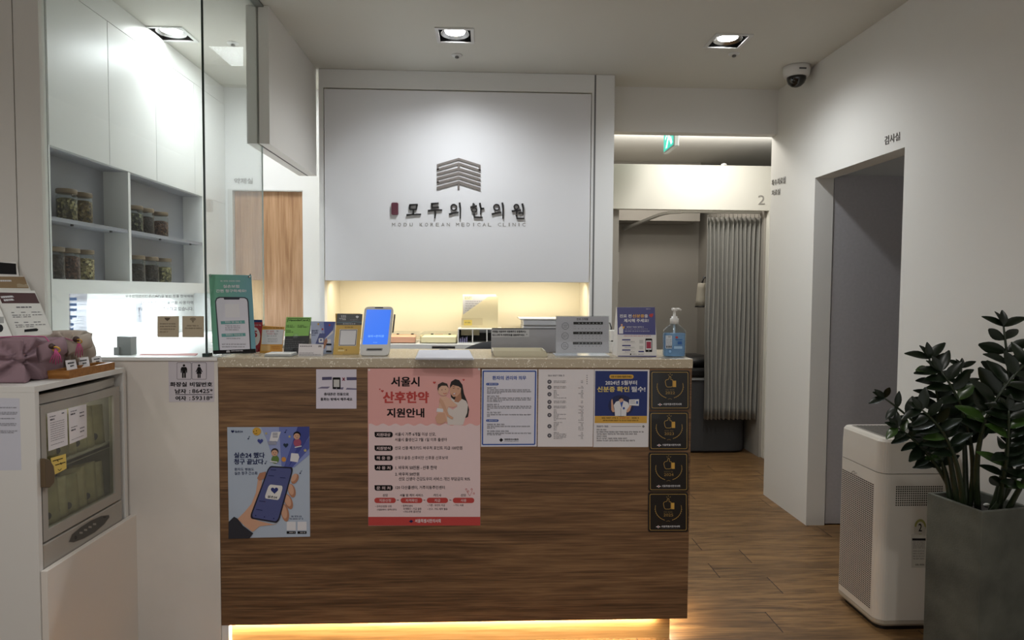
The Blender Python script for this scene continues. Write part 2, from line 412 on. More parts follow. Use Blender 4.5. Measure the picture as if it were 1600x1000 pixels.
# right wall with the examination room doorway
b = MB().cells((-2.0, 4.22), (0, CEIL), [(2.855, 3.643, -1, 2.012)], lambda u, v: (XR, u, v), WALL, (.11, 0, 0))
structure(b, 'wall_right')
structure(MB().box(1.992, 3.3, 3.70, 3.75, 0, CEIL, WALL).box(3.25, 3.3, 1.6, 3.7, 0, CEIL, WALL).box(1.992, 3.3, 1.55, 1.6, 0, CEIL, WALL), 'wall_examination_room')
DOORG = mat('grey door laminate', '#aeacaf', .55, vary=.04, vscale=60)
b = MB().box(1.998, 2.86, 3.648, 3.69, .008, 2.03, DOORG)
d = structure(b, 'door_1', 'grey door leaf swung open into the examination room')
MB().tube([(2.80, 3.648, 1.0), (2.80, 3.60, 1.0), (2.70, 3.60, 1.0)], .009, CHROME).build('door_handle', d)
# back wall that carries the clinic sign, with the lit niche below
WB = mat('sign wall laminate', '#dadadc', .38, spec=.35)
b = MB().cells((-.985, .778), (0, CEIL - .002), [(-.957, .640, -1, 2.55)], lambda u, v: (u, 3.92, v), WALLW, (0, .06, 0))
structure(b, 'wall_back')
structure(MB().box(.655, .665, 3.9185, 3.922, 0, CEIL - .004, mat('joint shadow gap', '#6f6f6f', .8)), 'trim_1', 'thin joint in the white column beside the sign panel')
structure(MB().box(-.952, .635, 3.913, 3.945, 1.411, 2.541, WB), 'trim_2', 'large plain white sign panel above the reception niche', bevel=.002)
NICHE = mat('niche paint', '#e4dcc4', .6)
b = MB().box(-.957, .64, 4.33, 4.36, .0, 2.6, NICHE).box(-1.0, -.957, 3.98, 4.36, 0, CEIL, NICHE).box(.64, .778, 3.98, 4.36, 0, CEIL, NICHE)
structure(b, 'wall_niche')
# pharmacy door wall
b = MB().cells((-1.95, -.96), (0, CEIL), [(-1.672, -1.195, -1, 2.006)], lambda u, v: (u, 4.32, v), WALLW, (0, .08, 0))
structure(b, 'wall_pharmacy')
d = structure(MB().box(-1.640, -1.197, 4.345, 4.385, .006, 1.998, DWOOD), 'door_2', 'oak door of the pharmacy seen partly through the glass')
FR = mat('door frame paint', '#c9c9c4', .5)
MB().box(-1.672, -1.642, 4.31, 4.39, 0, 2.006, FR).build('door_frame', d)
MB().box(-1.672, -1.195, 4.312, 4.392, 1.9985, 2.006, FR).build('door_frame_head', d)
# hanging header wall with the glass groove
b = MB().box(-1.103, -1.057, 3.08, 3.92, 2.03, CEIL - .001, WALL).box(-1.047, -1.0, 3.08, 3.92, 2.03, CEIL - .001, WALL)
b.box(-1.057, -1.047, 3.14, 3.92, 2.03, CEIL - .001, DARKGREY)
structure(b, 'wall_header')
structure(MB().box(-1.061, -1.022, 2.44, 3.08, CEIL - .008, CEIL - .0005, mat('grey channel', '#7b7d7a', .5)).box(-1.62, -1.061, 2.44, 2.46, CEIL - .008, CEIL - .0005, MATS['grey channel']), 'trim_3', 'thin ceiling channel holding the glass screen')
# left wall, jamb and pony wall
b = MB().box(-3.0, -1.694, 2.43, 2.6, 0, CEIL, WALL).box(-1.690, -1.602, 2.43, 2.462, 0, CEIL, WALL).box(-1.694, -1.690, 2.438, 2.6, 0, CEIL, DARKGREY)
structure(b, 'wall_left')
structure(MB().box(-3.0, -2.95, -2, 2.5, 0, CEIL, WALL), 'wall_far_left')
b = MB().box(-1.602, -.982, 2.42, 2.475, 0, 1.09, PONY).box(-1.602, -.982, 2.414, 2.478, 1.09, 1.102, WALLW)
structure(b, 'wall_low')
# corridor header, partition of treatment room 2, corridor and room shells
structure(MB().box(.778, 3.3, 4.14, 4.22, 2.378, CEIL, WALL), 'wall_corridor_header')
PART = mat('partition white', '#e6e5dc', .5, spec=.3)
structure(MB().box(.5, 3.3, 5.15, 5.2, 2.019, 2.375, PART).box(2.289, 3.3, 5.15, 5.2, 0, 2.019, PART), 'wall_partition', bevel=.002)
structure(MB().box(3.3, 3.35, 3.7, 7.2, 0, CEIL, WALL).box(.5, .55, 4.36, 7.2, 0, CEIL, GREYW), 'wall_corridor_end')
structure(MB().box(.55, 3.3, 6.8, 6.85, 0, CEIL, GREYW), 'wall_treatment_back')
structure(MB().box(2.27, 2.32, 5.2, 6.8, 0, 2.36, GREYW), 'wall_treatment_right')
structure(MB().box(1.03, 1.08, 5.2, 6.8, 0, 2.36, GREYW), 'wall_treatment_left')
structure(MB().box(1.08, 2.16, 6.45, 6.8, 2.075, CEIL, GREYW).box(1.08, 1.22, 5.2, 6.45, 2.11, 2.36, GREYW), 'trim_4', 'boxed beam under the ceiling of the treatment room')
structure(MB().box(-2.05, -1.9, 2.6, 4.32, 0, CEIL, WALLW), 'wall_pharmacy_left')

# glass screen : front pane on the low wall and side pane running back into the header
b = MB().box(-1.62, -1.034, 2.446, 2.454, 1.102, CEIL - .001, GLASS)
g1 = structure(b, 'window_1', 'clear glass screen standing on the low white wall')
MB().box(-1.034, -1.0335, 2.446, 2.454, 1.102, CEIL - .001, EDGE).build('glass_edge', g1)
b = MB().prism([(-1.0335, 2.442, 1.1025), (-1.0265, 2.442, 1.1025), (-1.0485, 3.13, 1.1025), (-1.0555, 3.13, 1.1025)], (0, 0, CEIL - 1.1035), GLASS)
g2 = structure(b, 'window_2', 'clear glass side pane reaching back to the hanging header')
MB().box(-1.0335, -1.0265, 2.438, 2.442, 1.1025, CEIL - .001, EDGE).build('glass_edge', g2)
MB().box(-1.0552, -1.0488, 3.1301, 3.1318, 1.1025, 2.029, mat('pale glass edge', '#b5c4be', .2)).build('rear_glass_edge', g2)
MB().box(-1.042, -1.018, 2.43, 2.462, 1.1025, 1.115, mat('clamp steel', '#3e4a48', .3, 1)).build('floor_clamp', g2)
# vinyl lettering on the glass and things stuck to it
GI = mat('grey vinyl', '#77797c', .6)
s = Sheet([W(x, y, Y=2.4455) for x, y in ((80, 560), (320, 560), (320, 455), (80, 455))], 0, None)
s.text('우수한약관리인증(GMP)을 받은 정품 한약재와', (196, 460.5, 302, 465.5), GI, .01)
s.text('깨끗하게 정수한 물만을 사용하여', (217, 470, 302, 475.5), GI, .01)
s.text('정성을 다해 약을 조제하고 있습니다.', (209, 479.5, 302, 485.5), GI, .01)
tag(s.parts['lettering'].build('glass_lettering'), 'three grey lines of lettering on the glass above two beige notices', 'lettering')
def notice(q, label, n):
    s = px_sheet(q, mat('beige card', '#b5a88f', .6), Y=2.4455, t=.0015)
    x0, y0 = q[3][0], q[3][1]; k = mat('brown print', '#54493a', .7)
    if n == 0:
        s.poly([(x0 + 11, y0 + 2.5), (x0 + 20, y0 + 2.5), (x0 + 19, y0 + 5), (x0 + 15.5, y0 + 7.5), (x0 + 12, y0 + 5)], k, 'logo')
        for i in range(4): s.greek(x0 + 4, x0 + (29 if i < 3 else 18), y0 + 11 + i * 4.2, 1.7, k)
    else:
        for i, r_ in enumerate((6, 4, 2)):
            s.line([(x0 + 16.5 + r_ * math.cos(math.radians(a)), y0 + 9 + r_ * math.sin(math.radians(a))) for a in range(-140, -39, 20)], 1.1, k, 'logo')
        s.ell(x0 + 16.5, y0 + 9, .9, .9, k, 'logo'); s.greek(x0 + 7, x0 + 26, y0 + 14, 1.8, k); s.greek(x0 + 4, x0 + 30, y0 + 18, 1.8, k)
    s.build('notice_card', label, 'notice')
notice([(246, 527), (279.5, 527), (279.5, 494), (246, 494)], 'square beige notice with a cup mark stuck on the glass', 0)
notice([(285, 527), (318.5, 527), (318.5, 494), (285, 494)], 'square beige notice with a wifi mark stuck on the glass', 1)
s = px_sheet([(108, 535), (136, 535), (136, 459), (108, 459)], thin('thin white sheet', '#e6e8f2'), Y=2.4455)
BLU = mat('pale blue print', '#7ea3dd', .6)
for y0, y1, w in ((465, 469.5, 11), (474, 478, 11), (482, 486, 11), (493, 496, 11), (496, 499, 4), (505, 509, 6), (512.5, 516.5, 6)):
    s.rect(109 + (0 if w > 6 else 1), y0, 109 + w, y1, BLU)
for y in (464, 467, 470, 475, 484, 486, 494, 497, 500, 505, 512, 515): s.greek(122, 134, y, 1.3, mat('faint print', '#a9adb8', .7))
s.build('price_sheet', 'white sheet with blue headings on the glass near the left jamb', 'sheet')
s = px_sheet([(212.5, 504), (222, 504), (222, 474), (212.5, 474)], thin('thin white sheet', '#e6e8f2'), Y=2.4455)
s.text('약', (215.5, 480, 219.5, 484), GI); s.text('조', (215.5, 486, 219.5, 490), GI); s.text('제', (215.5, 492, 219.5, 496), GI)
s.parts['lettering'] = s.parts['lettering']
s.build('glass_sticker', 'narrow white upright sticker on the middle of the glass', 'sticker')

# ------------------------------------------------------------------ wall lettering
def wall_text(st, q, m, label, thick=.0015, X=None, Y=None, bold=.0, res=3):
    s = Sheet([W(x, y, X=X, Y=Y) for x, y in (q[3], q[2], q[1], q[0])], 0, None)
    vs, fs, *_ = tgeo(st, bold, res); tl, tr, br, bl = [s.P(x, y, 1) for x, y in q]
    mb = MB(); pts = [(bl * (1 - u) + br * u) * (1 - v) + (tl * (1 - u) + tr * u) * v for u, v in vs]
    mb.add(pts + [p + s.n * thick for p in pts], [f[::-1] for f in fs] + [[i + len(pts) for i in f] for f in fs], m)
    ed = {}
    for f in fs:
        for a, c_ in zip(f, f[1:] + f[:1]): ed[(a, c_)] = 1
    n = len(pts)
    mb.add(pts + [p + s.n * thick for p in pts], [(a, c_, c_ + n, a + n) for a, c_ in ed if (c_, a) not in ed], m)
    return tag(mb.build('wall_lettering'), label, 'lettering')
SGN = mat('dark bronze lettering', '#55504c', .5); SGL = mat('grey metal lettering', '#8d8a84', .45)
wall_text('약제실', ((366, 278.5), (395, 278), (395, 287), (366, 287.5)), SGL, 'small grey lettering on the wall above the oak pharmacy door', Y=4.318)
wall_text('검사실', ((1382.5, 213), (1406.5, 206), (1406.5, 218.5), (1382.5, 227)), SGN, 'dark three-letter sign above the examination room doorway', X=XR - .0005)
wall_text('특수치료실', ((1206, 281.5), (1227.5, 275.5), (1227.5, 286), (1206, 290.5)), SGN, 'upper of two small dark signs at the end of the right wall', X=XR - .0005)
wall_text('치료실', ((1206, 297.5), (1219, 294.5), (1219, 303.5), (1206, 306)), SGN, 'lower of two small dark signs at the end of the right wall', X=XR - .0005)
wall_text('2', ((1184.5, 305), (1195, 305), (1195, 319.5), (1184.5, 319.5)), mat('silver numeral', '#a3a19b', .4), 'silver numeral 2 on the white partition above the curtain', Y=5.149, bold=0)

# ------------------------------------------------------------------ clinic sign on the panel
YS = 3.912
EMB = mat('taupe metal sign', '#77706b', .45, .3)
def spx(x, y, dy=0): return W(x, y, Y=YS - dy)
b = MB()
def bar(pts, t=.006): b.prism([spx(x, y) for x, y in pts], (0, -t, 0), EMB)
def E6(pts): return [(600 + x / 6.667, 230 + y / 6.667) for x, y in pts]
for (yl, yc, yr, h) in ((180, 113, 185, 27), (228, 160, 236, 27), (272, 213, 282, 28), (318, 258, 328, 28), (365, 305, 375, 28), (414, 352, 424, 34)):
    h -= 4; bar(E6([(550, yl + h), (550, yl), (778, yc), (778, yc + h)]), .006); bar(E6([(778, yc + h), (778, yc), (1006, yr), (1006, yr + h)]), .006)
for q in ((550, 200, 572, 240), (985, 205, 1006, 245), (550, 340, 572, 375), (766, 185, 790, 215), (766, 380, 788, 438)):
    bar(E6([(q[0], q[3]), (q[2], q[3]), (q[2], q[1]), (q[0], q[1])]))
tag(b.build('logo_emblem', recalc=True), 'raised taupe chevron roof emblem on the white sign panel', 'logo')
# brush lettering: every stroke a tapered ribbon
BL = mat('black raised lettering', '#1b191a', .45)
def stroke(b, pts, w0, w1, t=.010):
    n = len(pts); L = []; Rr = []
    for i, (x, y) in enumerate(pts):
        a = pts[max(i - 1, 0)]; c_ = pts[min(i + 1, n - 1)]; d = math.hypot(c_[0] - a[0], c_[1] - a[1]) or 1
        w = (w0 + (w1 - w0) * i / (n - 1)) / 2; nx, ny = -(c_[1] - a[1]) / d * w, (c_[0] - a[0]) / d * w
        L.append((x + nx, y + ny)); Rr.append((x - nx, y - ny))
    for i in range(n - 1):
        b.prism([spx(*p) for p in (L[i], L[i + 1], Rr[i + 1], Rr[i])], (0, -t, 0), BL)
def ring(b, cx, cy, rx, ry, w):
    pts = [(cx + rx * math.cos(2 * math.pi * k / 20), cy + ry * math.sin(2 * math.pi * k / 20)) for k in range(21)]
    stroke(b, E6(pts), w / 6.667, w / 6.667)
LET = {
 'mo': ([((272, 600), (268, 650)), ((345, 598), (338, 650)), ((268, 604), (352, 598)), ((268, 648), (342, 648)), ((308, 650), (306, 705)), ((236, 708), (310, 702), (386, 700))], ()),
 'du': ([((490, 592), (570, 584)), ((500, 590), (500, 630)), ((495, 632), (572, 626)), ((458, 664), (530, 656), (606, 656)), ((532, 660), (536, 700), (530, 742))], ()),
 'ui': ([((678, 700), (720, 688), (778, 678)), ((788, 578), (796, 640), (794, 745))], ((728, 628, 30, 30),)),
 'han': ([((925, 588), (945, 602)), ((900, 628), (968, 612)), ((998, 582), (1010, 640), (1006, 704)), ((1006, 642), (1044, 638)), ((938, 690), (940, 730), (1028, 732))], ((940, 656, 26, 22),)),
 'won': ([((1330, 668), (1425, 656)), ((1384, 662), (1380, 700)), ((1400, 690), (1440, 684)), ((1440, 588), (1450, 640), (1448, 706)), ((1378, 706), (1384, 742), (1462, 742))], ((1378, 622, 24, 24),)),
}
word = empty('clinic_name_sign', spx(728, 345), 'black raised brush-style clinic name below the chevron emblem', 'sign')
for key, dx in (('mo', 0), ('du', 0), ('ui', 0), ('han', 0), ('ui', 444), ('won', 0)):
    b = MB(); st, rg = LET[key]
    for p in st: stroke(b, E6([(x + dx, y) for x, y in p]), 19 / 6.667, 13 / 6.667)
    for cx, cy, rx, ry in rg: ring(b, cx + dx, cy, rx, ry, 12)
    b.build('letter', word, recalc=True)
b = MB(); x0, y0, x1, y1 = 612, 317, 622.5, 336
pts = []
for cx, cy, a0 in ((x1 - 2, y0 + 2, -90), (x1 - 2, y1 - 2, 0), (x0 + 2, y1 - 2, 90), (x0 + 2, y0 + 2, 180)):
    for k in range(4): a = math.radians(a0 + 30 * k); pts.append(spx(cx + 2 * math.cos(a), cy + 2 * math.sin(a)))
b.prism(pts, (0, -.015, 0), mat('maroon seal', '#5b2b38', .45))
tag(b.build('seal_plaque', recalc=True), 'small maroon rounded seal left of the black clinic name', 'plaque')
s = Sheet([spx(x, y) for x, y in ((610, 356), (825, 356), (825, 346), (610, 346))], 0, None)
for w_, x0, x1 in (('MODU', 612.5, 645), ('KOREAN', 655.5, 703), ('MEDICAL', 712.5, 767.5), ('CLINIC', 778, 821)):
    n = len(w_); st_ = (x1 - x0 - 5) / (n - 1)
    for i, ch in enumerate(w_):
        cx = x0 + 2.5 + i * st_; wd_ = .7 if ch == 'I' else 2.5
        s.text(ch, (cx - wd_, 348.2 + .01 * i, cx + wd_, 353.6), SGL, .0, 'word#' + w_, res=2)
en = empty('english_name_sign', spx(716, 354), 'thin widely spaced grey lettering under the black clinic name', 'lettering')
for mb in s.parts.values(): mb.build('word', en)

# ------------------------------------------------------------------ ceiling fixtures
FRM = mat('white lamp frame', '#d6d6d4', .4)
proto = None
for i, ((x, y), lab, en) in enumerate(zip(DL, ('square recessed downlight above the clinic sign', 'square recessed downlight near the dome camera', 'square recessed downlight behind the glass screen'), (36, 38, 9))):
    if not proto:
        t = proto = empty('ceiling_downlight', (x, y, CEIL), lab, 'downlight', 'ceiling downlights')
        MB().cells((x - .097, x + .097), (y - .097, y + .097), [(x - .08, x + .08, y - .08, y + .08)], lambda u, v: (u, v, CEIL - .006), FRM, (0, 0, .0055)).build('frame', t)
        b = MB()
        for q in ((x - .082, x - .08, y - .082, y + .082), (x + .08, x + .082, y - .082, y + .082), (x - .08, x + .08, y - .082, y - .08), (x - .08, x + .08, y + .08, y + .082)): b.box(*q, CEIL - .003, CEIL + .11, BLACK)
        b.box(x - .082, x + .082, y - .082, y + .082, CEIL + .105, CEIL + .11, BLACK); b.build('housing', t)
        MB().lathe([(.058, .012), (.07, .0), (.074, .0), (.074, .03), (.056, .03), (.05, .022)], (x, y, CEIL + .004), CHROME, 32).build('lamp_ring', t)
        MB().lathe([(.0, 0), (.05, 0), (.05, .012), (0, .012)], (x, y, CEIL + .014), LIT, 32).build('lamp', t)
    else:
        t = copy_tree(proto, (x, y, CEIL)); tag(t, lab, 'downlight', 'ceiling downlights')
    light('downlight_or_fill_beam', 'SPOT', (x, y, CEIL - .004), en, COOL, .045, rot=(0, 0, 0), spot=math.radians(150), blend=.9)
for x, y, e in ((-2.0, 1.0, 20), (-1.0, .7, 40), (.1, .9, 44), (1.1, .5, 40)):   # added unseen fill spots towards the camera, brightening counter front and left cabinet
    light('downlight_or_fill_beam', 'SPOT', (x, y, CEIL - .01), e, (1, .975, .94), .06, spot=math.radians(150), blend=.9)
for (px, py), lab in zip(((714, 86), (1147, 84), (364, 67)), ('small round sprinkler head behind the downlight above the sign', 'small round sprinkler head near the right downlight', 'small round sprinkler head seen through the glass beside the header')):
    p = W(px, py, Z=CEIL)
    o = MB().lathe([(.03, 0), (.03, -.003), (.022, -.006), (.012, -.008), (.0, -.008)], p, FRM, 20).build('sprinkler_head'); tag(o, lab, 'sprinkler', 'sprinkler heads')
    MB().lathe([(.008, 0), (.012, -.006), (.009, -.012), (.0, -.013)], p - Vector((0, 0, .006)), mat('steel', '#777777', .3, 1), 12).build('nozzle', o)
# dome camera
p = Vector((1.795, 3.72, CEIL))
t = empty('dome_camera', p, 'white dome security camera under the ceiling near the examination room', 'security camera')
CW = mat('camera white', '#d4d2cf', .4)
MB().lathe([(.074, 0), (.075, -.02), (.07, -.052), (.062, -.06), (.05, -.06)], p, CW, 32).build('body', t)
MB().lathe([(.054, -.055), (.052, -.075), (.043, -.095), (.026, -.110), (.008, -.116), (.0, -.116)], p, mat('dark dome', '#0b0b0d', .08, spec=.8), 32).build('dome', t)
MB().box(p.x - .02, p.x + .02, p.y - .0765, p.y - .0725, p.z - .035, p.z - .028, DARKGREY).build('nameplate', t)
# exit sign
q0 = W(1037, 240, Y=4.9); X0 = q0.x
t = empty('exit_sign', (X0, 4.77, q0.z), 'lit green exit sign hanging from the corridor ceiling', 'sign')
MB().box(X0, X0 + .035, 4.63, 4.91, 2.405, 2.62, mat('sign case', '#c9d2cf', .4)).build('case', t, bevel=.004)
GRN = mat('lit green panel', '#22b8a2', .4, emit=.9)
MB().box(X0 - .002, X0 + .001, 4.645, 4.895, 2.418, 2.61, GRN).build('green_panel', t)
b = MB(); XX = X0 - .003; ew = mat('lit white figure', '#e8fff6', .4, emit=1.0)
for pts in (((4.75, 2.60), (4.80, 2.60), (4.80, 2.55), (4.75, 2.55)), ((4.70, 2.55), (4.80, 2.55), (4.79, 2.48), (4.74, 2.48)), ((4.70, 2.49), (4.76, 2.49), (4.70, 2.43), (4.67, 2.44)), ((4.76, 2.49), (4.80, 2.49), (4.84, 2.43), (4.80, 2.43)), ((4.80, 2.55), (4.86, 2.51), (4.85, 2.495), (4.79, 2.53))):
    b.add([(XX, y, z) for y, z in pts], [(0, 1, 2, 3)], ew)
b.build('running_figure', t)
MB().tube([(X0 + .017, 4.77, 2.62), (X0 + .017, 4.77, CEIL)], .008, CHROME).build('hanger', t)
tag(MB().lathe([(.022, 0), (.022, .012), (.012, .018), (0, .019)], W(1131, 258.5, Y=5.17) + Vector((0, 0, -.003)), CW, 16).build('sensor_button'), 'tiny white round sensor on top of the partition', 'sensor')

# ================================================================== RECEPTION COUNTER
YC = 2.42
cnt = empty('reception_counter', (-.09, 2.6, 0), 'wood-fronted reception counter with a speckled stone top', 'counter')
x0, x1 = W(342.5, 700, Y=YC).x, W(1079, 700, Y=YC).x
MB().box(x0, x1, YC, YC + .012, .091, 1.0645, CWOOD).build('front_panel', cnt, bevel=.001)
MB().box(x0 - .001, W(1082.5, 560, Y=YC).x, YC - .004, 2.815, 1.0645, 1.101, STONE).build('countertop', cnt, bevel=.003)
MB().box(x1 - .02, x1, YC + .012, 2.80, .091, 1.0645, CWOOD).build('side_panel', cnt)
MB().box(x0 + .026, .732, 2.452, 2.468, 0, .091, KICKW).build('toe_kick', cnt)
MB().box(.716, .732, 2.468, 2.80, 0, .091, KICKW).build('toe_kick', cnt)
MB().box(x0, x0 + .026, YC + .002, 2.55, 0, .091, WALLW).build('end_post', cnt)
MB().box(x0 + .026, x1 - .02, YC + .012, 2.80, .0912, .097, KICKW).build('bottom_board', cnt)
MB().box(x0 + .06, .70, YC + .014, YC + .018, .086, .0910, mat('warm led', '#ffc27a', .5, emit=6)).build('led_strip', cnt)
MB().box(x0 + .03, x1 - .02, 2.78, 2.80, .097, 1.0645, WALLW).build('back_panel', cnt)
# staff desk in the niche
dsk = empty('niche_desk', (-.16, 4.1, 0), 'white desk built into the lit niche behind the counter', 'desk')
MB().box(-.955, .638, 3.93, 4.329, 1.0, 1.03, WALLW).build('desktop', dsk, bevel=.002)
MB().box(-.955, .638, 3.985, 4.0, 0, 1.0, WALLW).build('front_board', dsk)

# ================================================================== PAPERS ON THE COUNTER FRONT
YF = YC - .0008
INKB = mat('navy ink', '#1d2550', .6, spec=.2); GREYT = mat('grey print', '#55525a', .7); LGREY = mat('light grey print', '#a19ca3', .7)
def fp(x0, y0, x1, y1, m, q=None): return px_sheet(q or [(x0, y1), (x1, y1), (x1, y0), (x0, y0)], m, Y=YF, t=.0006)
# --- silence notice
s = fp(494, 577, 557, 638.5, mat('pale lilac paper', '#cfc9d6', .7))
T = zz(480, 570, 13.33); PH = mat('faded violet print', '#4b4668', .6); PH2 = mat('pale violet print', '#a7a0b4', .7)
for q in (((310, 255), (515, 250), (512, 312), (310, 318)), ((820, 258), (1028, 258), (1028, 318), (825, 322))): s.poly(T(q), PH, 'picture')
for q in (((210, 492), (300, 458), (480, 455), (430, 495)), ((505, 500), (760, 465), (745, 515)), ((800, 515), (830, 480), (1028, 490), (1028, 520))): s.poly(T(q), mat('violet print', '#6f6884', .6), 'picture')
s.rrect(*T([(530, 262)])[0], *T([(695, 505)])[0], 1.3, INK, 'picture', 2); s.rect(*T([(552, 308)])[0], *T([(672, 462)])[0], mat('pale screen print', '#bdbcba', .6), 'picture', 3)
s.ell(*T([(612, 486)])[0], .7, .7, PH2, 'picture', 3)
for q in ([(735, 268), (785, 330)], [(785, 268), (735, 330)]): s.line(T(q), 1.4, mat('crimson print', '#8c2342', .6), 'picture', 3)
s.text('휴대폰은 진동으로', (506.5, 613.5, 545, 618), INK, .03); s.text('통화는 밖에서 해주세요', (501, 621.5, 550.5, 626), INK, .03)
s.build('silence_notice', 'small square notice of a phone with a red cross on the counter front', 'notice')
# --- phone app poster
s = fp(0, 0, 0, 0, mat('pale blue poster', '#a9b5c6', .55), [(358, 841), (484.5, 838.5), (483.5, 667), (355, 667.5)])
T = zz(350, 660, 11.114); T2 = zz(350, 745, 10.0); T3 = zz(330, 640, 4.546)
VI = [mat('violet ' + k, c, .55) for k, c in (('a', '#8f9ac4'), ('b', '#6673b0'), ('c', '#4b559b'), ('d', '#353f86'), ('e', '#7d8ac0'))]
s.poly(T([(640, 85), (960, 80), (1000, 750), (880, 720), (740, 300)]), VI[0], 'light_ray_picture', 1)
s.poly(T([(955, 80), (1290, 75), (1060, 770), (1000, 760)]), VI[1], 'light_ray_picture', 2)
s.poly(T([(1280, 75), (1484, 72), (1484, 240), (1140, 780), (1050, 770)]), VI[3], 'light_ray_picture', 3)
s.poly(T([(1200, 330), (1330, 300), (1120, 775), (1060, 770)]), VI[2], 'light_ray_picture', 4)
s.poly(T([(1484, 250), (1484, 450), (1180, 790), (1120, 780)]), VI[2], 'light_ray_picture', 5); s.poly(T([(1484, 450), (1484, 560), (1220, 780), (1160, 790)]), VI[4], 'light_ray_picture', 4)
YEL = mat('yellow print', '#c69a3a', .5); SKIN = mat('skin print', '#c79a80', .55); SKIN2 = mat('skin print shade tone', '#a8765c', .55); WPR = mat('white print', '#d5d4d8', .55)
s.ell(*T([(572, 155)])[0], 6.6, 6.4, YEL, 'emoji_picture', 6); s.ell(*T([(520, 160)])[0], .6, .9, INK, 'emoji_picture', 7); s.ell(*T([(566, 143)])[0], .6, .9, INK, 'emoji_picture', 7); s.line(T([(530, 190), (555, 198), (580, 180)]), .6, INK, 'emoji_picture', 7)
s.poly(T([(830, 165), (990, 160), (930, 330), (790, 320)]), WPR, 'receipt_picture', 6); s.poly(T([(760, 330), (910, 320), (915, 385), (775, 385)]), mat('grey print b', '#8f92a5', .6), 'receipt_picture', 7)
for y in (187, 217, 250): s.line(T([(848, y), (935, y)]), .9, INKB, 'receipt_picture', 8)
def heart(s, cx, cy, w, m, part='picture', layer=6):
    pts = []
    for k in range(28):
        t = 2 * math.pi * k / 28; pts.append((cx + w / 32 * 16 * math.sin(t) ** 3, cy - w / 32 * (13 * math.cos(t) - 5 * math.cos(2 * t) - 2 * math.cos(3 * t) - math.cos(4 * t))))
    return s.poly(pts, m, part, layer)
heart(s, *T([(632, 325)])[0], 9, VI[3], 'heart_mark#1'); heart(s, *T([(1075, 395)])[0], 8, mat('deep teal print', '#14293f', .6), 'heart_mark#2'); heart(s, *T([(152, 155)])[0], 5, INKB, 'logo')
for cx, cy, r_ in ((735, 190, 2.6), (1140, 245, 2.6), (1412, 485, 3.2)):
    X_, Y_ = T([(cx, cy)])[0]; s.poly([(X_ + (r_ if k % 2 == 0 else r_ * .45) * math.sin(k * math.pi / 5), Y_ - (r_ if k % 2 == 0 else r_ * .45) * math.cos(k * math.pi / 5)) for k in range(10)], mat('pale gold print', '#b9ac74', .5), 'star_mark#%d' % cx, 6)
s.ell(*T([(1040, 640)])[0], 3.6, 3.8, mat('orange print', '#c98a3d', .5), 'coin_mark', 6)
def kid(cx, cy, shirt, hair):
    X_, Y_ = T([(cx, cy)])[0]
    s.ell(X_ + .6, Y_ + 10, 6, 6.6, shirt, 'character_picture#%d' % cx, 6); s.ell(X_, Y_ - 2.2, 5.8, 5.4, hair, 'character_picture#%d' % cx, 7); s.ell(X_ - .3, Y_, 5, 4.8, SKIN, 'character_picture#%d' % cx, 8)
    s.ell(X_ - 2, Y_ - .6, .5, .7, INK, 'character_picture#%d' % cx, 9); s.ell(X_ + 1.6, Y_ - .8, .5, .7, INK, 'character_picture#%d' % cx, 9); s.line([(X_ - 1.4, Y_ + 1.8), (X_ + .2, Y_ + 2.6), (X_ + 1.6, Y_ + 1.6)], .5, INK, 'character_picture#%d' % cx, 9)
kid(1270, 240, mat('rose print', '#9c4a63', .55), INK); kid(885, 530, mat('leaf green print', '#5c7838', .55), mat('dark brown print', '#2b2320', .6))
s.line(T([(1232, 432), (1350, 408)]), 1.5, WPR, 'cloud_mark#1', 8); s.line(T([(805, 672), (930, 690)]), 1.8, WPR, 'cloud_mark#2', 8)
s.poly(T([(1170, 530), (1290, 540), (1310, 600), (1280, 690), (1150, 670)]), WPR, 'picture', 6)
for cx, cy in ((440, 260), (1080, 150), (735, 690), (1340, 860)):
    X_, Y_ = T([(cx, cy)])[0]; s.ell(X_ - 1.5, Y_ + 2, 1.1, .9, INKB, 'music_note#%d' % cx, 6); s.line([(X_ - .6, Y_ + 2), (X_ - .2, Y_ - 2), (X_ + 1.8, Y_ - 1.2)], .5, INKB, 'music_note#%d' % cx, 6)
# hand, sleeve, phone
s.poly(T2([(160, 620), (215, 650), (300, 760), (460, 880), (400, 960), (75, 965), (75, 700)]), mat('dark sleeve print', '#23242e', .6), 'hand_picture', 8)
s.poly(T2([(540, -10), (610, -15), (560, 300), (460, 560), (420, 640), (560, 690), (770, 740), (850, 720), (780, 745), (560, 770), (450, 860), (330, 770), (215, 655), (330, 540), (430, 420), (500, 250)]), SKIN, 'hand_picture', 6)
s.poly(T2([(560, -60), (660, -85), (640, 20), (560, 60), (520, 20)]), SKIN2, 'hand_picture', 8)
for cx, cy, rx, ry, a in ((1110, 30, 5, 8.5, .5), (1062, 215, 5.6, 11, -.25), (1010, 385, 6, 12.5, -.35), (955, 560, 6, 14, -.18)):
    s.ell(*T2([(cx, cy)])[0], rx, ry, SKIN2, 'hand_picture', 6, a=a); s.ell(*T2([(cx - 14, cy - 20)])[0], rx * .74, ry * .8, SKIN, 'hand_picture', 7, a=a)
def ph(u, v):  # phone corners in the photo: TL TR BR BL
    tl, tr, br, bl = T3([(412, 398)])[0], T3([(588, 408)])[0], T3([(480, 806)])[0], T3([(272, 770)])[0]
    return tuple((tl[i] * (1 - u) + tr[i] * u) * (1 - v) + (bl[i] * (1 - u) + br[i] * u) * v for i in (0, 1))
s.rrect(0, 0, 1, 1, .1, mat('phone edge print', '#12142a', .4), 'phone_picture', 10, f=lambda p: ph(*p))
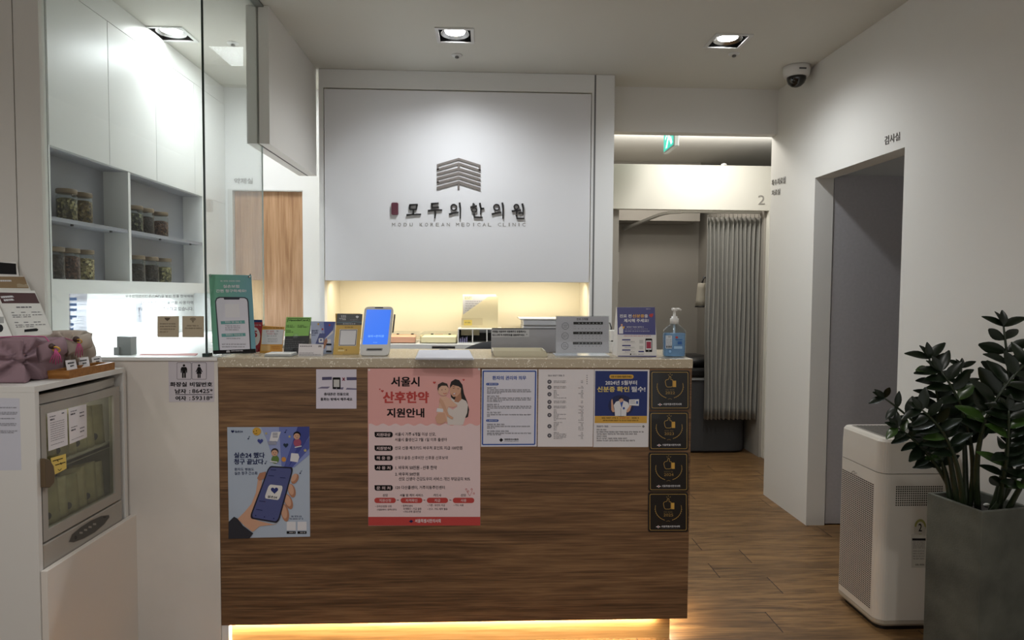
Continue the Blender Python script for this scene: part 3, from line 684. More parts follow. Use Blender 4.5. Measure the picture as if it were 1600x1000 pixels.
s.rrect(.05, .025, .95, .975, .09, mat('phone screen print', '#4a5183', .5), 'phone_picture', 11, f=lambda p: ph(*p))
s.rrect(.26, .34, .80, .60, .07, mat('icon tile print', '#d8d6d4', .5), 'phone_picture', 12, f=lambda p: ph(*p))
heart(s, *ph(.53, .435), 11.5, mat('heart print', '#1e2a6e', .5), 'phone_picture', 13)
s.text('실손24', (ph(.36, .535), ph(.70, .535), ph(.70, .58), ph(.36, .58)), INK, .03, layer=13)
for u, v in ((.12, .07), (.12, .18), (.58, .2), (.12, .66), (.12, .82)): s.line([ph(u, v), ph(u + .22, v)], .9, INKB, 'phone_picture', 12)
for u in (.18, .48, .8): s.ell(*ph(u, .93), .9, .9, INKB, 'phone_picture', 12)
s.text('실손24', (367, 672.5, 379.5, 676), INKB, .03, 'logo'); s.text('실손24 했다', (366, 707, 413.5, 715.5), INKB, .036, 'headline#1'); s.text('청구 끝났다', (366, 717, 411.5, 725.5), INKB, .036, 'headline#2')
s.text('환자도 병원도', (366.5, 731, 397, 735.5), INKB, .012, 'text_line#1'); s.text('실손 청구 간소화', (366.5, 736.7, 402.5, 742), INKB, .012, 'text_line#2')
s.greek(455, 472, 805.5, 2.4, INKB); s.greek(452, 475, 809.2, 2.4, INKB)
for x in (448, 465): s.rrect(x, 815, x + 14, 828.5, .8, WPR, 'printed_panel', 2); s.rect(x, 830, x + 14, 834, INK, 'printed_panel', 2); s.greek(x + 4, x + 13, 831, 1.8, WPR)
s.build('app_poster', 'pale blue poster of a hand holding a phone, low on the counter front', 'poster')
# --- pink postpartum poster
PK = mat('pink poster paper', '#d9a19d', .6); PKL = mat('pale pink print', '#d8c1c2', .6); RD = mat('red print', '#b23b38', .6)
s = fp(0, 0, 0, 0, PK, [(575.5, 821.5), (750.5, 821), (750.5, 575.5), (574.5, 576)])
pts = [(575.5, 808), (750.3, 808), (750.3, 661)]
for k in range(46): x = 749.5 - k * 3.85; pts.append((x, 663.5 + 1.9 * math.sin(k * 1.24)))
s.poly(pts, PKL, 'printed_panel', 1); s.rect(575.6, 807.5, 750.4, 821, RD, 'footer_band', 2)
s.text('서울시', (611.5, 589, 655, 603.5), INK, .035, 'headline#1', res=4); s.text('산후한약', (599, 612, 669.5, 629.5), RD, .04, 'headline#2', res=4); s.text('지원안내', (605, 638, 662.5, 652), INK, .035, 'headline#3', res=4)
T = zz(560, 565, 8.0); HAIR = mat('black hair print', '#181414', .6); LIP = mat('lip print', '#b0493f', .6); TOP = mat('cream top print', '#cdc4bf', .6)
s.poly(T([(1145, 300), (1160, 250), (1210, 218), (1260, 232), (1300, 290), (1320, 400), (1360, 500), (1385, 600), (1370, 690), (1340, 705), (1330, 560), (1280, 480), (1160, 470)]), HAIR, 'woman_picture', 3)
s.poly(T([(1150, 440), (1200, 480), (1280, 460), (1345, 490), (1370, 540), (1360, 640), (1335, 700), (1310, 790), (1120, 790), (1080, 640), (1060, 580), (1110, 560), (1180, 600), (1240, 560), (1180, 520)]), TOP, 'woman_picture', 4)
s.poly(T([(1215, 440), (1280, 380), (1290, 470), (1250, 510), (1200, 500)]), SKIN2, 'woman_picture', 5)
s.poly(T([(1140, 330), (1170, 285), (1240, 300), (1283, 330), (1280, 380), (1230, 435), (1185, 440), (1150, 400)]), SKIN, 'woman_picture', 6)
s.poly(T([(1140, 335), (1160, 270), (1220, 240), (1290, 310), (1240, 305), (1180, 290)]), HAIR, 'woman_picture', 7)
s.line(T([(1180, 335), (1205, 325)]), .6, INK, 'woman_picture', 8); s.line(T([(1235, 335), (1260, 340)]), .6, INK, 'woman_picture', 8); s.line(T([(1178, 310), (1210, 303)]), .5, INK, 'woman_picture', 8); s.poly(T([(1180, 400), (1222, 385), (1210, 412), (1190, 415)]), WPR, 'woman_picture', 8); s.line(T([(1180, 400), (1195, 418), (1222, 388)]), .7, LIP, 'woman_picture', 9)
s.poly(T([(1020, 440), (1090, 430), (1150, 470), (1240, 545), (1190, 570), (1130, 560), (1100, 640), (1115, 760), (1080, 740), (1000, 690), (985, 620), (1010, 540)]), mat('baby skin print', '#d3aa93', .6), 'baby_picture', 7)
s.poly(T([(985, 580), (1060, 590), (1060, 630), (975, 625)]), WPR, 'baby_picture', 8)
s.poly(T([(1000, 640), (1080, 640), (1105, 740), (1040, 780), (985, 770), (960, 700)]), SKIN, 'woman_picture', 8)
s.ell(*T([(1060, 350)])[0], 8.6, 9.6, mat('baby skin print', '#d3aa93', .6), 'baby_picture', 9)
s.poly(T([(990, 340), (995, 285), (1050, 255), (1110, 275), (1128, 330), (1100, 300), (1040, 300), (1005, 330), (1000, 370)]), mat('dark brown print', '#2b2320', .6), 'baby_picture', 10)
for cx, cy in ((1045, 352), (1088, 345)): s.ell(*T([(cx, cy)])[0], .6, .7, INK, 'baby_picture', 10)
s.line(T([(1060, 395), (1080, 402), (1105, 390)]), .9, LIP, 'baby_picture', 10)
s.poly(T([(1020, 450), (1060, 490), (1090, 560), (1130, 660), (1190, 700), (1170, 720), (1110, 680), (1060, 590), (1010, 490)]), SKIN, 'woman_picture', 11)
for cx, cy, w_ in ((950, 262, 4.6), (1315, 228, 3.4), (268, 345, 2.6), (300, 368, 4.4)): heart(s, *T([(cx, cy)])[0], w_, RD, 'heart_mark#%d' % cx, 4)
for y, st in ((674.8, '지원대상'), (696, '지원방식'), (711.2, '적 응 증'), (726.5, '사 용 처'), (758, '문 의 처')):
    s.rrect(585.3, y, 613.7, y + 8.6, 3.4, INK, 'heading_pill#' + st, 2); s.rect(585.3, y, 589, y + 3, INK, 'heading_pill#' + st, 2); s.text(st, (588.5, y + 1.9, 610, y + 6.9), PKL, .02, 'heading_pill#' + st, layer=4)
for st, x0, x1, y, h, b_ in (('서울시 거주 6개월 이상 산모,', 617, 681, 675.5, 6, .012), ('서울시 출생신고 7월 1일 이후 출생아', 617, 698.5, 684, 5.6, .012), ('산모 신용·체크카드 바우처 포인트 지급 100만원', 617, 722.5, 697, 5.6, .012),
    ('산후우울증 산후비만 산후풍 산후보약', 617, 700, 712.4, 5.6, .005), ('1. 바우처 50만원 - 산후 한약', 618, 682.5, 727.6, 6, .02), ('2. 바우처 50만원', 617.5, 655, 738, 5.4, .02), ('산모 신생아 건강도우미 서비스 개인 부담금의 90%', 623, 734.5, 745.3, 5.8, .012), ('120 다산콜센터, 거주지동주민센터', 618, 695, 758.8, 5.8, .012)):
    s.text(st, (x0, y, x1, y + h), INK, b_, 'text_line#%d' % y)
for x0, x1, a, b_, ax in ((585, 618.5, '산모', '지원신청', 602), (626, 660, '서울 맘 케어 서비스', '자격확인', 643), (667, 700, '카드사', '지급', 683.5), (707.5, 741, '산모', '사용', 724)):
    s.rrect(x0, 777.6, x1, 786, 4, RD, 'step_pill#' + b_, 2); s.tline(b_, (x0 + x1) / 2, 779.4, 4.8, PKL, .012, 'step_pill#' + b_, center=True, layer=4); s.tline(a, ax, 771.6, 4.2, INK, .015, 'caption#%d' % x0, center=True)
for x in (620, 661.5, 702): s.rect(x, 781, x + 3.2, 782, INK)
for st, x, y in (('• 온라인/방문 신청', 586.5, 789.3), ('(서울맘케어 / 동주민센터)', 589, 794.6), ('• 동주민센터', 627.5, 788.6), ('자격확인 • 지급 결정', 630, 793.2), ('• 카드사에 결과전송', 630, 797.6), ('• 기존 : 포인트 지급', 668, 787.6), ('• 신규 : 카드 제작 발송', 668, 793.4), ('• 카드 사용', 709, 787.4)): s.tline(st, x, y, 3.6, INK, .004, 'small_text#%d' % x, sq=.86)
for cx, cy in ((728.5, 764.5), (731.5, 767.5), (737, 764.5), (740.5, 771)): s.ell(cx, cy, 1.5, 1.5, RD, 'printed_panel', 3); s.ell(cx, cy, .9, .9, PKL, 'printed_panel', 4)
s.line([(729, 767), (734, 775)], .5, RD, layer=3); s.line([(738, 767), (734, 775)], .5, RD, layer=3)
s.poly([(639, 814.5), (642.5, 812), (646, 814.5), (642.5, 817)], INKB, 'logo', 3); s.text('서울특별시한의사회', (648.5, 810.8, 688.5, 816.6), WPR, .02)
for cx, cy in ((576.8, 578), (748.5, 577)): s.ell(cx, cy, 1.6, 1.6, mat('clear pin', '#d8d4cf', .3), 'corner_pin#%d' % cx, 4)
s.build('pink_poster', 'large pink poster of a mother holding a baby, middle of the counter front', 'poster')
# --- patients' rights
BB = mat('royal blue print', '#2a4f9e', .55)
s = fp(0, 0, 0, 0, mat('cool white paper', '#d0cfda', .65), [(751.5, 698), (838.5, 697.5), (839.5, 577), (753, 577)])
for a, b_ in (((755, 580), (837, 580)), ((837, 580), (835.5, 694.3)), ((835.5, 694.3), (753.8, 694.6)), ((753.8, 694.6), (755, 580))): s.line([a, b_], 2, BB)
s.text('환자의 권리와 의무', (769.5, 587.3, 822, 593.5), BB, .03)
for y, st in ((598.3, '1. 환자의 권리'), (655.2, '2. 환자의 의무')): s.rrect(759.5, y, 779, y + 3.8, 1.8, BB, 'heading_pill#' + st, 2); s.text(st, (761.5, y + .8, 777, y + 3), WPR, .01, 'heading_pill#' + st, layer=4)
for y, w_ in ((605, 14), (618, 20), (631, 20), (643.5, 24), (662, 27), (672.5, 34)): s.greek(761, 761 + w_, y, 2.2, INK, 'section_heading#%d' % y, 3, .9)
for y, w_ in ((608.3, 69), (611, 69), (613.4, 23), (621, 69), (623.7, 69), (626.3, 23), (634, 69), (636.6, 69), (639.2, 5), (647, 69), (649.4, 5), (665.3, 69), (667.8, 12), (676, 69), (678.3, 22)): s.greek(761, 761 + w_, y, 1.8, INK, 'small_print', 3, .95)
s.poly([(780, 687.5), (783, 684.3), (785.5, 686.5), (786, 688), (783, 690.5), (781.5, 689.5)], INK, 'logo'); s.text('대한한의사협회', (788, 685, 810, 688), INK, .03); s.greek(788, 810, 688.8, 1.2, INK)
s.build('rights_notice', 'white notice with a blue border beside the pink poster', 'notice')
# --- price list
s = fp(0, 0, 0, 0, PAPER, [(840, 698), (926, 698), (928.5, 577), (841.5, 577)])
s.greek(856, 883, 585.5, 2.4, GREYT)
rows = ((596.5, 2), (605, 2), (616, 6), (628, 2), (636, 2), (648.5, 8), (666, 6), (680.5, 5))
for y, n in rows:
    s.ell(858.5, y, 3.3, 3.3, GREYT, 'icon_dot', 1); s.ell(858.5, y, 1.2, 1.2, LGREY, 'icon_dot', 2)
    for k in range(n):
        yy = y + (k - (n - 1) / 2) * 2.3 - .7; w_ = R.choice((5, 8, 14, 20)) if n > 2 else 20
        s.greek(865, 865 + w_, yy, 1.3, GREYT, 'small_print#1', seed=k); s.greek(911.5 - R.choice((4, 4, 8)), 911.5, yy, 1.3, GREYT, 'small_print#2', seed=k + 50)
for k in range(5): s.rect(916.5, 586 + k * 3.2, 917.7, 587.4 + k * 3.2, GREYT)
s.build('price_list', 'plain white price list with a column of grey dots on the counter front', 'notice')
# --- identity card notice
NV = mat('navy panel print', '#182a68', .5); GO = mat('gold print', '#c79a3e', .55); GOL = mat('pale gold text', '#d8c06c', .55)
s = fp(0, 0, 0, 0, mat('notice white', '#d3d0d3', .65), [(927, 698.5), (1013, 698.5), (1014.8, 577.5), (929, 577)])
T = zz(900, 565, 6.895)
s.poly(T([(202, 585), (765, 585), (772, 103), (208, 100)]), NV, 'header_panel', 1); s.poly(T([(200, 662), (763, 662), (765, 586), (202, 586)]), GO, 'band', 1)
s.rrect(952, 585.2, 990, 591.8, 3.2, GO, 'heading_pill', 2); s.text('진료 시 신분증 지참해 주세요!', (955, 587, 987, 590.2), INK, .02, layer=4)
s.text('2024년 5월부터', (946, 594.6, 995, 601.4), WPR, .03); s.text('신분증', (933.5, 604, 960.5, 612.3), GOL, .032); s.text('확인', (964, 604, 983, 612.3), GOL, .032); s.text('필수!', (986.5, 604, 1008, 612.3), WPR, .032)
s.ell(*T([(485, 475)])[0], 20, 17, mat('dark navy print', '#101c4a', .5), 'picture', 2)
s.poly(T([(405, 470), (430, 432), (465, 420), (515, 420), (560, 440), (575, 480), (545, 520), (540, 585), (420, 585), (415, 520)]), WPR, 'picture', 4)
s.poly(T([(470, 425), (510, 425), (490, 500)]), BB, 'picture', 5); s.line(T([(482, 500), (482, 585)]), .5, GREYT, 'picture', 5)
s.poly(T([(378, 420), (388, 400), (395, 420), (405, 500), (418, 540), (395, 545), (380, 520)]), SKIN, 'picture', 3); s.poly(T([(545, 515), (570, 470), (598, 475), (580, 530), (555, 548), (540, 540)]), SKIN, 'picture', 3)
s.poly(T([(460, 398), (505, 395), (512, 425), (480, 440), (465, 425)]), SKIN, 'picture', 6); s.poly(T([(455, 400), (478, 378), (512, 395), (500, 402), (485, 392), (470, 408)]), HAIR, 'picture', 7)
s.ell(*T([(514, 502)])[0], 1.6, 1.8, BB, 'picture', 6); s.poly(T([(572, 408), (678, 405), (676, 476), (570, 470)]), WPR, 'picture', 4); s.line(T([(580, 425), (635, 424)]), .7, GREYT, 'picture', 5); s.line(T([(580, 445), (640, 446)]), .6, GREYT, 'picture', 5); s.rect(*T([(648, 425)])[0], *T([(668, 455)])[0], BB, 'picture', 5)
s.greek(940, 966, 651.8, 2.4, INK); s.greek(968, 985, 651.8, 2.4, RD); s.greek(987, 998, 651.8, 2.4, INK); s.greek(942, 998, 656, 1.8, INK)
s.greek(932, 952, 664.8, 2.6, INKB); s.rect(955, 666, 1002, 666.5, GREYT); s.ell(1005.3, 666.3, 1.6, 1.6, INK); s.ell(1005.3, 666.3, .6, .6, WPR, layer=2)
for k, w_ in enumerate((16, 74, 63, 17, 49, 61)): s.greek(932, 932 + w_, 670.3 + k * 3.4, 2, INK)
s.build('identity_card_notice', 'navy and gold notice of a doctor holding up a card', 'notice')
# --- four award plaques
PB = mat('black plaque', '#101012', .28, coat=.3); GD = mat('gold line', '#a88a4e', .4, .4); GD2 = mat('gold cuff', '#c79a45', .45)
for yr, (x0, y0, x1, y1), lab in (('2022', (1015.8, 579, 1077.6, 640), 'top black award plaque with gold laurel on the counter front, dated 2022'), ('2023', (1014.4, 643.3, 1076, 703.5), 'second black award plaque from the top on the counter front, dated 2023'), ('2024', (1013.6, 707, 1075.5, 767.7), 'third black award plaque from the top on the counter front, dated 2024'), ('2025', (1012.8, 769.6, 1075, 831), 'lowest black award plaque on the counter front, dated 2025')):
    s = Sheet([W(x, y, Y=YC - .004) for x, y in ((x0, y1), (x1, y1), (x1, y0), (x0, y0))], 0, None)
    pts = [W(0, 0, Y=YC)] * 0; s.rrect(x0, y0, x1, y1, 3, PB, '_', 0); base = s.parts.pop('_'); s.root.prism([v + Vector((0, .0038, 0)) for v in base.v], (0, -.0038, 0), PB)
    U = lambda u, v: (x0 + (x1 - x0) * u, y0 + (y1 - y0) * v)
    s.rrect(*U(.035, .035), *U(.965, .965), 2.4, GD, 'gold_border', 1); s.rrect(*U(.05, .05), *U(.95, .95), 2, PB, 'gold_border', 2)
    TP = [(.40, .24), (.47, .22), (.49, .14), (.52, .16), (.525, .235), (.57, .235), (.57, .40), (.53, .42), (.43, .42), (.40, .38), (.39, .33), (.38, .28)]
    s.line([U(*p) for p in TP + TP[:1]], .9, GD, 'thumb_emblem', 3); s.rect(*U(.575, .26), *U(.655, .42), GD2, 'thumb_emblem', 3)
    for a, b_ in (((.455, .10), (.47, .125)), ((.505, .07), (.505, .105)), ((.56, .10), (.54, .125))): s.line([U(*a), U(*b_)], .7, GD, 'thumb_emblem', 3)
    for sg in (-1, 1):
        arc = [(.505 + sg * .33 * math.cos(a), .40 + .31 * math.sin(a)) for a in [(-.25 + 1.5 * k / 9) for k in range(10)]]
        s.line([U(*p) for p in arc], .8, GD, 'laurel', 3)
        for k in range(2, 10): s.ell(*U(arc[k][0] + sg * .004, arc[k][1]), 1.0, .55, GD, 'laurel', 4, 8, a=k * .3 * sg)
    s.line([U(.45, .735), U(.50, .715), U(.55, .735)], .4, GD, 'laurel', 3)
    s.greek(*[U(u, .47)[0] for u in (.385, .63)], U(0, .475)[1], 2.2, mat('dim gold', '#6d5c3a', .5))
    s.text(yr, (*U(.385, .535), *U(.625, .605)), GD, .0, 'year_lettering', 3)
    X_, Y_ = U(.25, .87); s.poly([(X_ - 4, Y_), (X_ - 1, Y_ - 1), (X_, Y_ - 2.3), (X_ + 1, Y_ - 1), (X_ + 4, Y_), (X_ + 1, Y_ + 1), (X_, Y_ + 2.3), (X_ - 1, Y_ + 1)], WPR, 'logo', 3); s.ell(X_, Y_, 1, 1, RD, 'logo', 4)
    s.text('서울특별시한의사회', (*U(.33, .835), *U(.79, .885)), WPR, .02); s.greek(U(.33, 0)[0], U(.79, 0)[0], U(0, .897)[1], 1, GREYT)
    s.build('award_plaque', lab, 'plaque', 'award plaques on the counter front')
# --- restroom code sign on the low wall
s = Sheet([W(x, y, Y=2.4192) for x, y in ((264, 628), (335, 628), (334.5, 564.5), (263, 564.5))], .0008, mat('lilac white sign', '#c7c1c8', .6))
for x in (276.2, 299.8): s.rrect(x, 566.3, x + 23, 593, 2, GREYT, 'pictogram_frame#%d' % x, 1); s.rrect(x + .6, 566.9, x + 22.4, 592.4, 1.6, s.m, 'pictogram_frame#%d' % x, 2)
for cx in (287.6, 311.2):
    s.ell(cx, 571, 1.9, 1.9, INK, 'pictogram#%d' % cx, 3)
    if cx < 300: s.poly([(cx - 3.4, 573.4), (cx + 3.4, 573.4), (cx + 5, 576), (cx + 5, 582.5), (cx + 3.7, 582.5), (cx + 3, 577.5), (cx + 3, 590.5), (cx + .4, 590.5), (cx + .4, 583), (cx - .4, 583), (cx - .4, 590.5), (cx - 3, 590.5), (cx - 3, 577.5), (cx - 3.7, 582.5), (cx - 5, 582.5), (cx - 5, 576)], INK, 'pictogram#%d' % cx, 3)
    else: s.poly([(cx - 2, 573.4), (cx + 2, 573.4), (cx + 5.5, 581), (cx + 4.3, 581.6), (cx + 2.3, 578), (cx + 4.3, 584), (cx + 2.4, 584), (cx + 2.4, 590.5), (cx + .3, 590.5), (cx + .3, 584), (cx - .3, 584), (cx - .3, 590.5), (cx - 2.4, 590.5), (cx - 2.4, 584), (cx - 4.3, 584), (cx - 2.3, 578), (cx - 4.3, 581.6), (cx - 5.5, 581)], INK, 'pictogram#%d' % cx, 3)
s.text('화장실', (266, 597, 291.8, 604), INK, .036); s.text('비밀번호', (297, 597, 331.8, 604), INK, .036)
for y, a, n in ((607.8, '남자', '86425*'), (618.8, '여자', '59318*')):
    s.text(a, (273.8 if n[0] == '8' else 274.5, y, 291, y + 6.8), INK, .036); s.text(':', (296, y + 2, 297.3, y + 6.4), INK, .02); s.text(n, (300.3, y - .4, 332.5, y + 6.4), INK, .012)
s.rect(274, 616, 332, 616.8, INK)
s.build('restroom_sign', 'restroom door code sign with man and woman pictograms on the white wall', 'sign')

# ================================================================== PHARMACY CABINET AND HERB JARS
XC = -1.69
cab = empty('herb_cabinet', (-1.75, 3.46, 1.33), 'tall white built-in cabinet with open herb shelves behind the glass', 'cabinet')
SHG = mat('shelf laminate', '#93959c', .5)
b = MB().box(-1.90, XC, 2.602, 2.612, 1.33, CEIL - .002, WALLW).box(-1.90, XC, 3.972, 4.318, 1.33, 1.955, WALLW)   # end stiles
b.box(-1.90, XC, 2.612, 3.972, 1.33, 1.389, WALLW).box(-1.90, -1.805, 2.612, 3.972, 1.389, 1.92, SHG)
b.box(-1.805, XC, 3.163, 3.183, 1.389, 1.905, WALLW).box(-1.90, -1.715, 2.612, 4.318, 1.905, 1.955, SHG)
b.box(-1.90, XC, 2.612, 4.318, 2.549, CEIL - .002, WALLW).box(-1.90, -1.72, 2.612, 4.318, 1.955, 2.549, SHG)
b.build('carcass', cab)
for y0, y1 in ((2.612, 3.162), (3.184, 3.971)): MB().box(-1.805, XC - .003, y0, y1, 1.618, 1.634, SHG).build('shelf', cab)
for y0, y1 in ((2.606, 3.012), (3.0145, 3.431), (3.4335, 3.872), (3.8745, 4.318)): MB().box(-1.715, XC + .002, y0, y1, 1.908, 2.546, WALLW).build('door', cab, bevel=.0012)
structure(MB().box(-1.70, XC, 2.602, 2.715, 0, 1.33, WALLW), 'trim_5', 'grey end panel under the herb shelves')
wt = empty('pharmacy_worktop', (-1.6, 3.4, 0), 'white worktop behind the glass under the herb shelves', 'worktop')
MB().box(-1.895, -1.08, 2.72, 4.3, 1.055, 1.085, WALLW).box(-1.68, -1.08, 2.482, 2.72, 1.055, 1.085, WALLW).build('top', wt)
MB().box(-1.895, -1.15, 2.75, 4.25, 0, 1.055, WALLW).build('base_unit', wt)
JG = clear('jar glass', '#eef2f2', 1.35); CORK = mat('bamboo lid', '#75654f', .6, vary=.1, vscale=60)
def herb(name, c1, c2, c3):
    m = bpy.data.materials.new(name); m.use_nodes = True; nt = m.node_tree; b_ = nt.nodes['Principled BSDF']; b_.inputs['Roughness'].default_value = .8
    g = nt.nodes.new('ShaderNodeNewGeometry'); v = nt.nodes.new('ShaderNodeTexVoronoi'); v.inputs['Scale'].default_value = 110; r = nt.nodes.new('ShaderNodeValToRGB')
    sp = nt.nodes.new('ShaderNodeSeparateColor'); nt.links.new(g.outputs['Position'], v.inputs['Vector']); nt.links.new(v.outputs['Color'], sp.inputs[0]); nt.links.new(sp.outputs[0], r.inputs[0])
    e = r.color_ramp.elements; e[0].color = lin(c1); e[1].color = lin(c3); k = e.new(.5); k.color = lin(c2); nt.links.new(r.outputs[0], b_.inputs['Base Color'])
    bp = nt.nodes.new('ShaderNodeBump'); bp.inputs['Distance'].default_value = .004; nt.links.new(v.outputs['Distance'], bp.inputs['Height']); nt.links.new(bp.outputs[0], b_.inputs['Normal'])
    return m
HB = [herb('dried leaves', '#2a2818', '#5f5838', '#b0a473'), herb('dried roots', '#2e2618', '#6e5836', '#a08a5e'), herb('dark berries', '#15110e', '#251c17', '#3a2d24'), herb('red bark', '#2a1712', '#54352a', '#85604a'), herb('pale slices', '#4e4228', '#98865a', '#d3c596'), herb('green buds', '#141510', '#33342a', '#8d8b6c')]
def jar(y, z, fill, h, lab, x=-1.742):
    t = empty('herb_jar', (x, y, z), lab, 'jar', 'herb jars on the cabinet shelves'); o = Vector((x, y, z))
    MB().lathe([(.0, 0), (.036, 0), (.039, .004), (.039, .098), (.034, .108), (.034, .118)], o, JG, 24).build('glass_body', t)
    MB().lathe([(.0, .003), (.0365, .003), (.0368, .104 * h), (.022, .104 * h + .006), (0, .104 * h + .003)], o, HB[fill], 20).build('herbs', t)
    MB().lathe([(.0, .112), (.037, .112), (.0385, .115), (.0385, .128), (.036, .131), (0, .131)], o, CORK, 24).build('lid', t)
zU, zL = 1.634, 1.389
for y, z, f, h, lab in ((2.79, zU, 0, .85, 'left cork-lidded jar of leafy herbs on the upper left cabinet shelf'), (2.895, zU, 1, .88, 'right cork-lidded jar of chopped roots on the upper left cabinet shelf'),
    (3.315, zU, 5, .85, 'leftmost jar of dark green herbs on the upper right cabinet shelf'), (3.42, zU, 2, .8, 'middle jar of blackish herbs on the upper right cabinet shelf'), (3.57, zU, 3, .75, 'rightmost jar of reddish brown herbs on the upper right cabinet shelf'),
    (2.70, zL, 2, .9, 'jar half hidden at the left end of the lower left cabinet shelf'), (2.80, zL, 3, .9, 'jar of dark red bark in the middle of the lower left cabinet shelf'), (2.90, zL, 4, .85, 'jar of pale yellow slices on the lower left cabinet shelf'),
    (3.325, zL, 2, .8, 'leftmost jar of black berries on the lower right cabinet shelf'), (3.46, zL, 2, .8, 'middle jar of dark brown herbs on the lower right cabinet shelf'), (3.60, zL, 0, .75, 'rightmost jar of mixed pale herbs on the lower right cabinet shelf')):
    jar(y, z, f, h, lab)
for y in (2.77, 3.05, 3.5, 3.85):
    o = MB().lathe([(.006, 0), (.006, .008), (0, .008)], (-1.71, y, 1.61), DARKGREY, 10).build('shelf_pin', cab)
# things on the worktop
GB = mat('grey device', '#97999a', .5)
t = empty('pill_counter', (-1.56, 2.93, 1.08), 'small grey box-shaped device on the worktop behind the glass', 'device')
q = W(182, 555, Z=1.085); p0, p1, py = q.x, W(205, 555, Z=1.085).x, q.y; t.location = ((p0 + p1) / 2, py + .02, 1.085)
MB().prism([(p0 + .002, py, 1.0855), (p1, py, 1.0855), (p1, py, 1.158), (p0 + .003, py, 1.161)], (0, .045, 0), GB).build('body', t, recalc=True)
MB().box(p0 - .004, p0 + .016, py - .012, py - .0005, 1.0855, 1.118, GB).build('drawer', t)
tag(MB().prism([W(x, y, Z=1.0856) for x, y in ((216, 557.8), (304, 557.2), (309, 553.5), (262, 554), (220, 554.2))], (0, 0, .004), mat('pink paper', '#cf8f8c', .7)).build('paper_stack', recalc=True), 'low stack of pink paper on the worktop behind the glass', 'paper')

# ================================================================== LEFT DISPLAY CABINET WITH DRINK WARMER
XF = -1.306
cb = empty('display_cabinet', (-1.6, 2.17, 0), 'white waist-high cabinet housing the drink warmer, under the wrapped gifts', 'cabinet')
CBW = mat('cabinet white', '#d3d1cd', .4); CBI = mat('cabinet recess', '#6c6862', .6)
Y0, Y1, ZT = 1.927, 2.405, 1.066
b = MB().box(-1.95, XF, Y0, Y1, ZT - .018, ZT, CBW).box(-1.95, XF, Y0, Y0 + .018, 0, ZT - .018, CBW).box(-1.95, XF, Y1 - .018, Y1, 0, ZT - .018, CBW)
b.box(-1.95, XF - .02, Y0 + .018, Y1 - .018, .48, .50, CBW).box(-1.95, -1.93, Y0 + .018, Y1 - .018, 0, ZT - .018, CBW)
b.build('carcass', cb, bevel=.001)
MB().box(XF + .001, XF + .02, Y0 + .004, 2.425, .03, .517, mat('cabinet door', '#d6cfc7', .35)).build('door', cb, bevel=.0015)
def xp(px, py, dx=0): return W(px, py, X=XF + dx)
wm = empty('drink_warmer', (-1.5, 2.155, .5), 'grey drink warmer with a glass door full of herbal pouches', 'warmer')
SIL = mat('warmer silver', '#a5a098', .35, .2); SILD = mat('warmer body', '#7d7973', .5); WIN = mat('warmer inside', '#77776c', .6)
ya, yb_ = 1.95, 2.37
b = MB().box(-1.72, -1.70, ya, yb_, .502, 1.02, WIN).box(-1.70, XF - .022, ya, ya + .012, .502, 1.02, SILD).box(-1.70, XF - .022, yb_ - .012, yb_, .502, 1.02, SILD)
b.box(-1.70, XF - .022, ya + .012, yb_ - .012, 1.0, 1.02, SILD).box(-1.70, XF - .022, ya + .012, yb_ - .012, .59, .605, WIN)
b.build('body', wm)
n = 10; arc = [(XF - .022 + .018 * math.sin(math.pi * k / n), ya + (yb_ - ya) * k / n) for k in range(n + 1)]
MB().prism([(XF - .03, ya, 1.006)] + [(x, y, 1.006) for x, y in arc] + [(XF - .03, yb_, 1.006)], (0, 0, .028), SIL).build('top_fascia', wm, recalc=True)
MB().box(XF - .0215, XF - .002, ya, yb_, .505, .588, SIL).build('control_fascia', wm, bevel=.004)
s = Sheet([(XF - .0018, ya + .02, .51), (XF - .0018, yb_ - .02, .51), (XF - .0018, yb_ - .02, .585), (XF - .0018, ya + .02, .585)], 0, None)
OV = [(107, 847), (112, 835), (125, 824), (142, 813), (158, 806), (170, 804.5), (171, 808), (163, 819), (148, 832), (130, 842), (115, 847.5)]
s.poly(OV, mat('oval panel', '#3c3a36', .35), 'oval_panel', 1); s.line(OV + OV[:1], .8, mat('panel rim', '#8a847b', .3), 'oval_panel', 2)
for k in range(4): s.rect(124 + k * 7, 831 - k * 4.5, 129 + k * 7, 834 - k * 4.5, mat('panel print', '#8d8b84', .5), 'oval_panel', 2)
s.ell(118, 840, 2, 3, BLACK, 'oval_panel', 2); s.ell(163, 808, 2.5, 1.2, BLACK, 'oval_panel', 2)
s.parts['oval_panel'].build('control_panel', wm)
dr = MB().cells((ya + .004, yb_ - .004), (.594, 1.003), [(1.977, 2.331, .626, .976)], lambda u, v: (XF - .003, u, v), SIL, (-.018, 0, 0)).build('door', wm)
MB().box(XF - .014, XF - .010, 1.977, 2.331, .626, .976, clear('warmer glass', '#eef1ea', 1.45)).build('glass_pane', dr)
b = MB(); hp = [(62, 716), (70, 718), (77, 728), (79, 742), (78, 754), (71, 762), (63, 762)]
b.prism([xp(x, y, 0) for x, y in hp], (.014, 0, 0), mat('bronze handle', '#6a5a45', .35, .4)); b.build('handle', dr, recalc=True, bevel=.002)
MB().box(-1.70, XF - .03, ya + .013, yb_ - .013, .788, .80, mat('warmer shelf', '#a9a7a0', .4)).box(XF - .036, XF - .03, ya + .013, yb_ - .013, .786, .808, MATS['warmer shelf']).build('shelf', wm)
PCH = [mat('pouch tan', '#bfb495', .3, vary=.15, vscale=30), mat('pouch olive', '#a9a081', .3, vary=.15, vscale=30)]
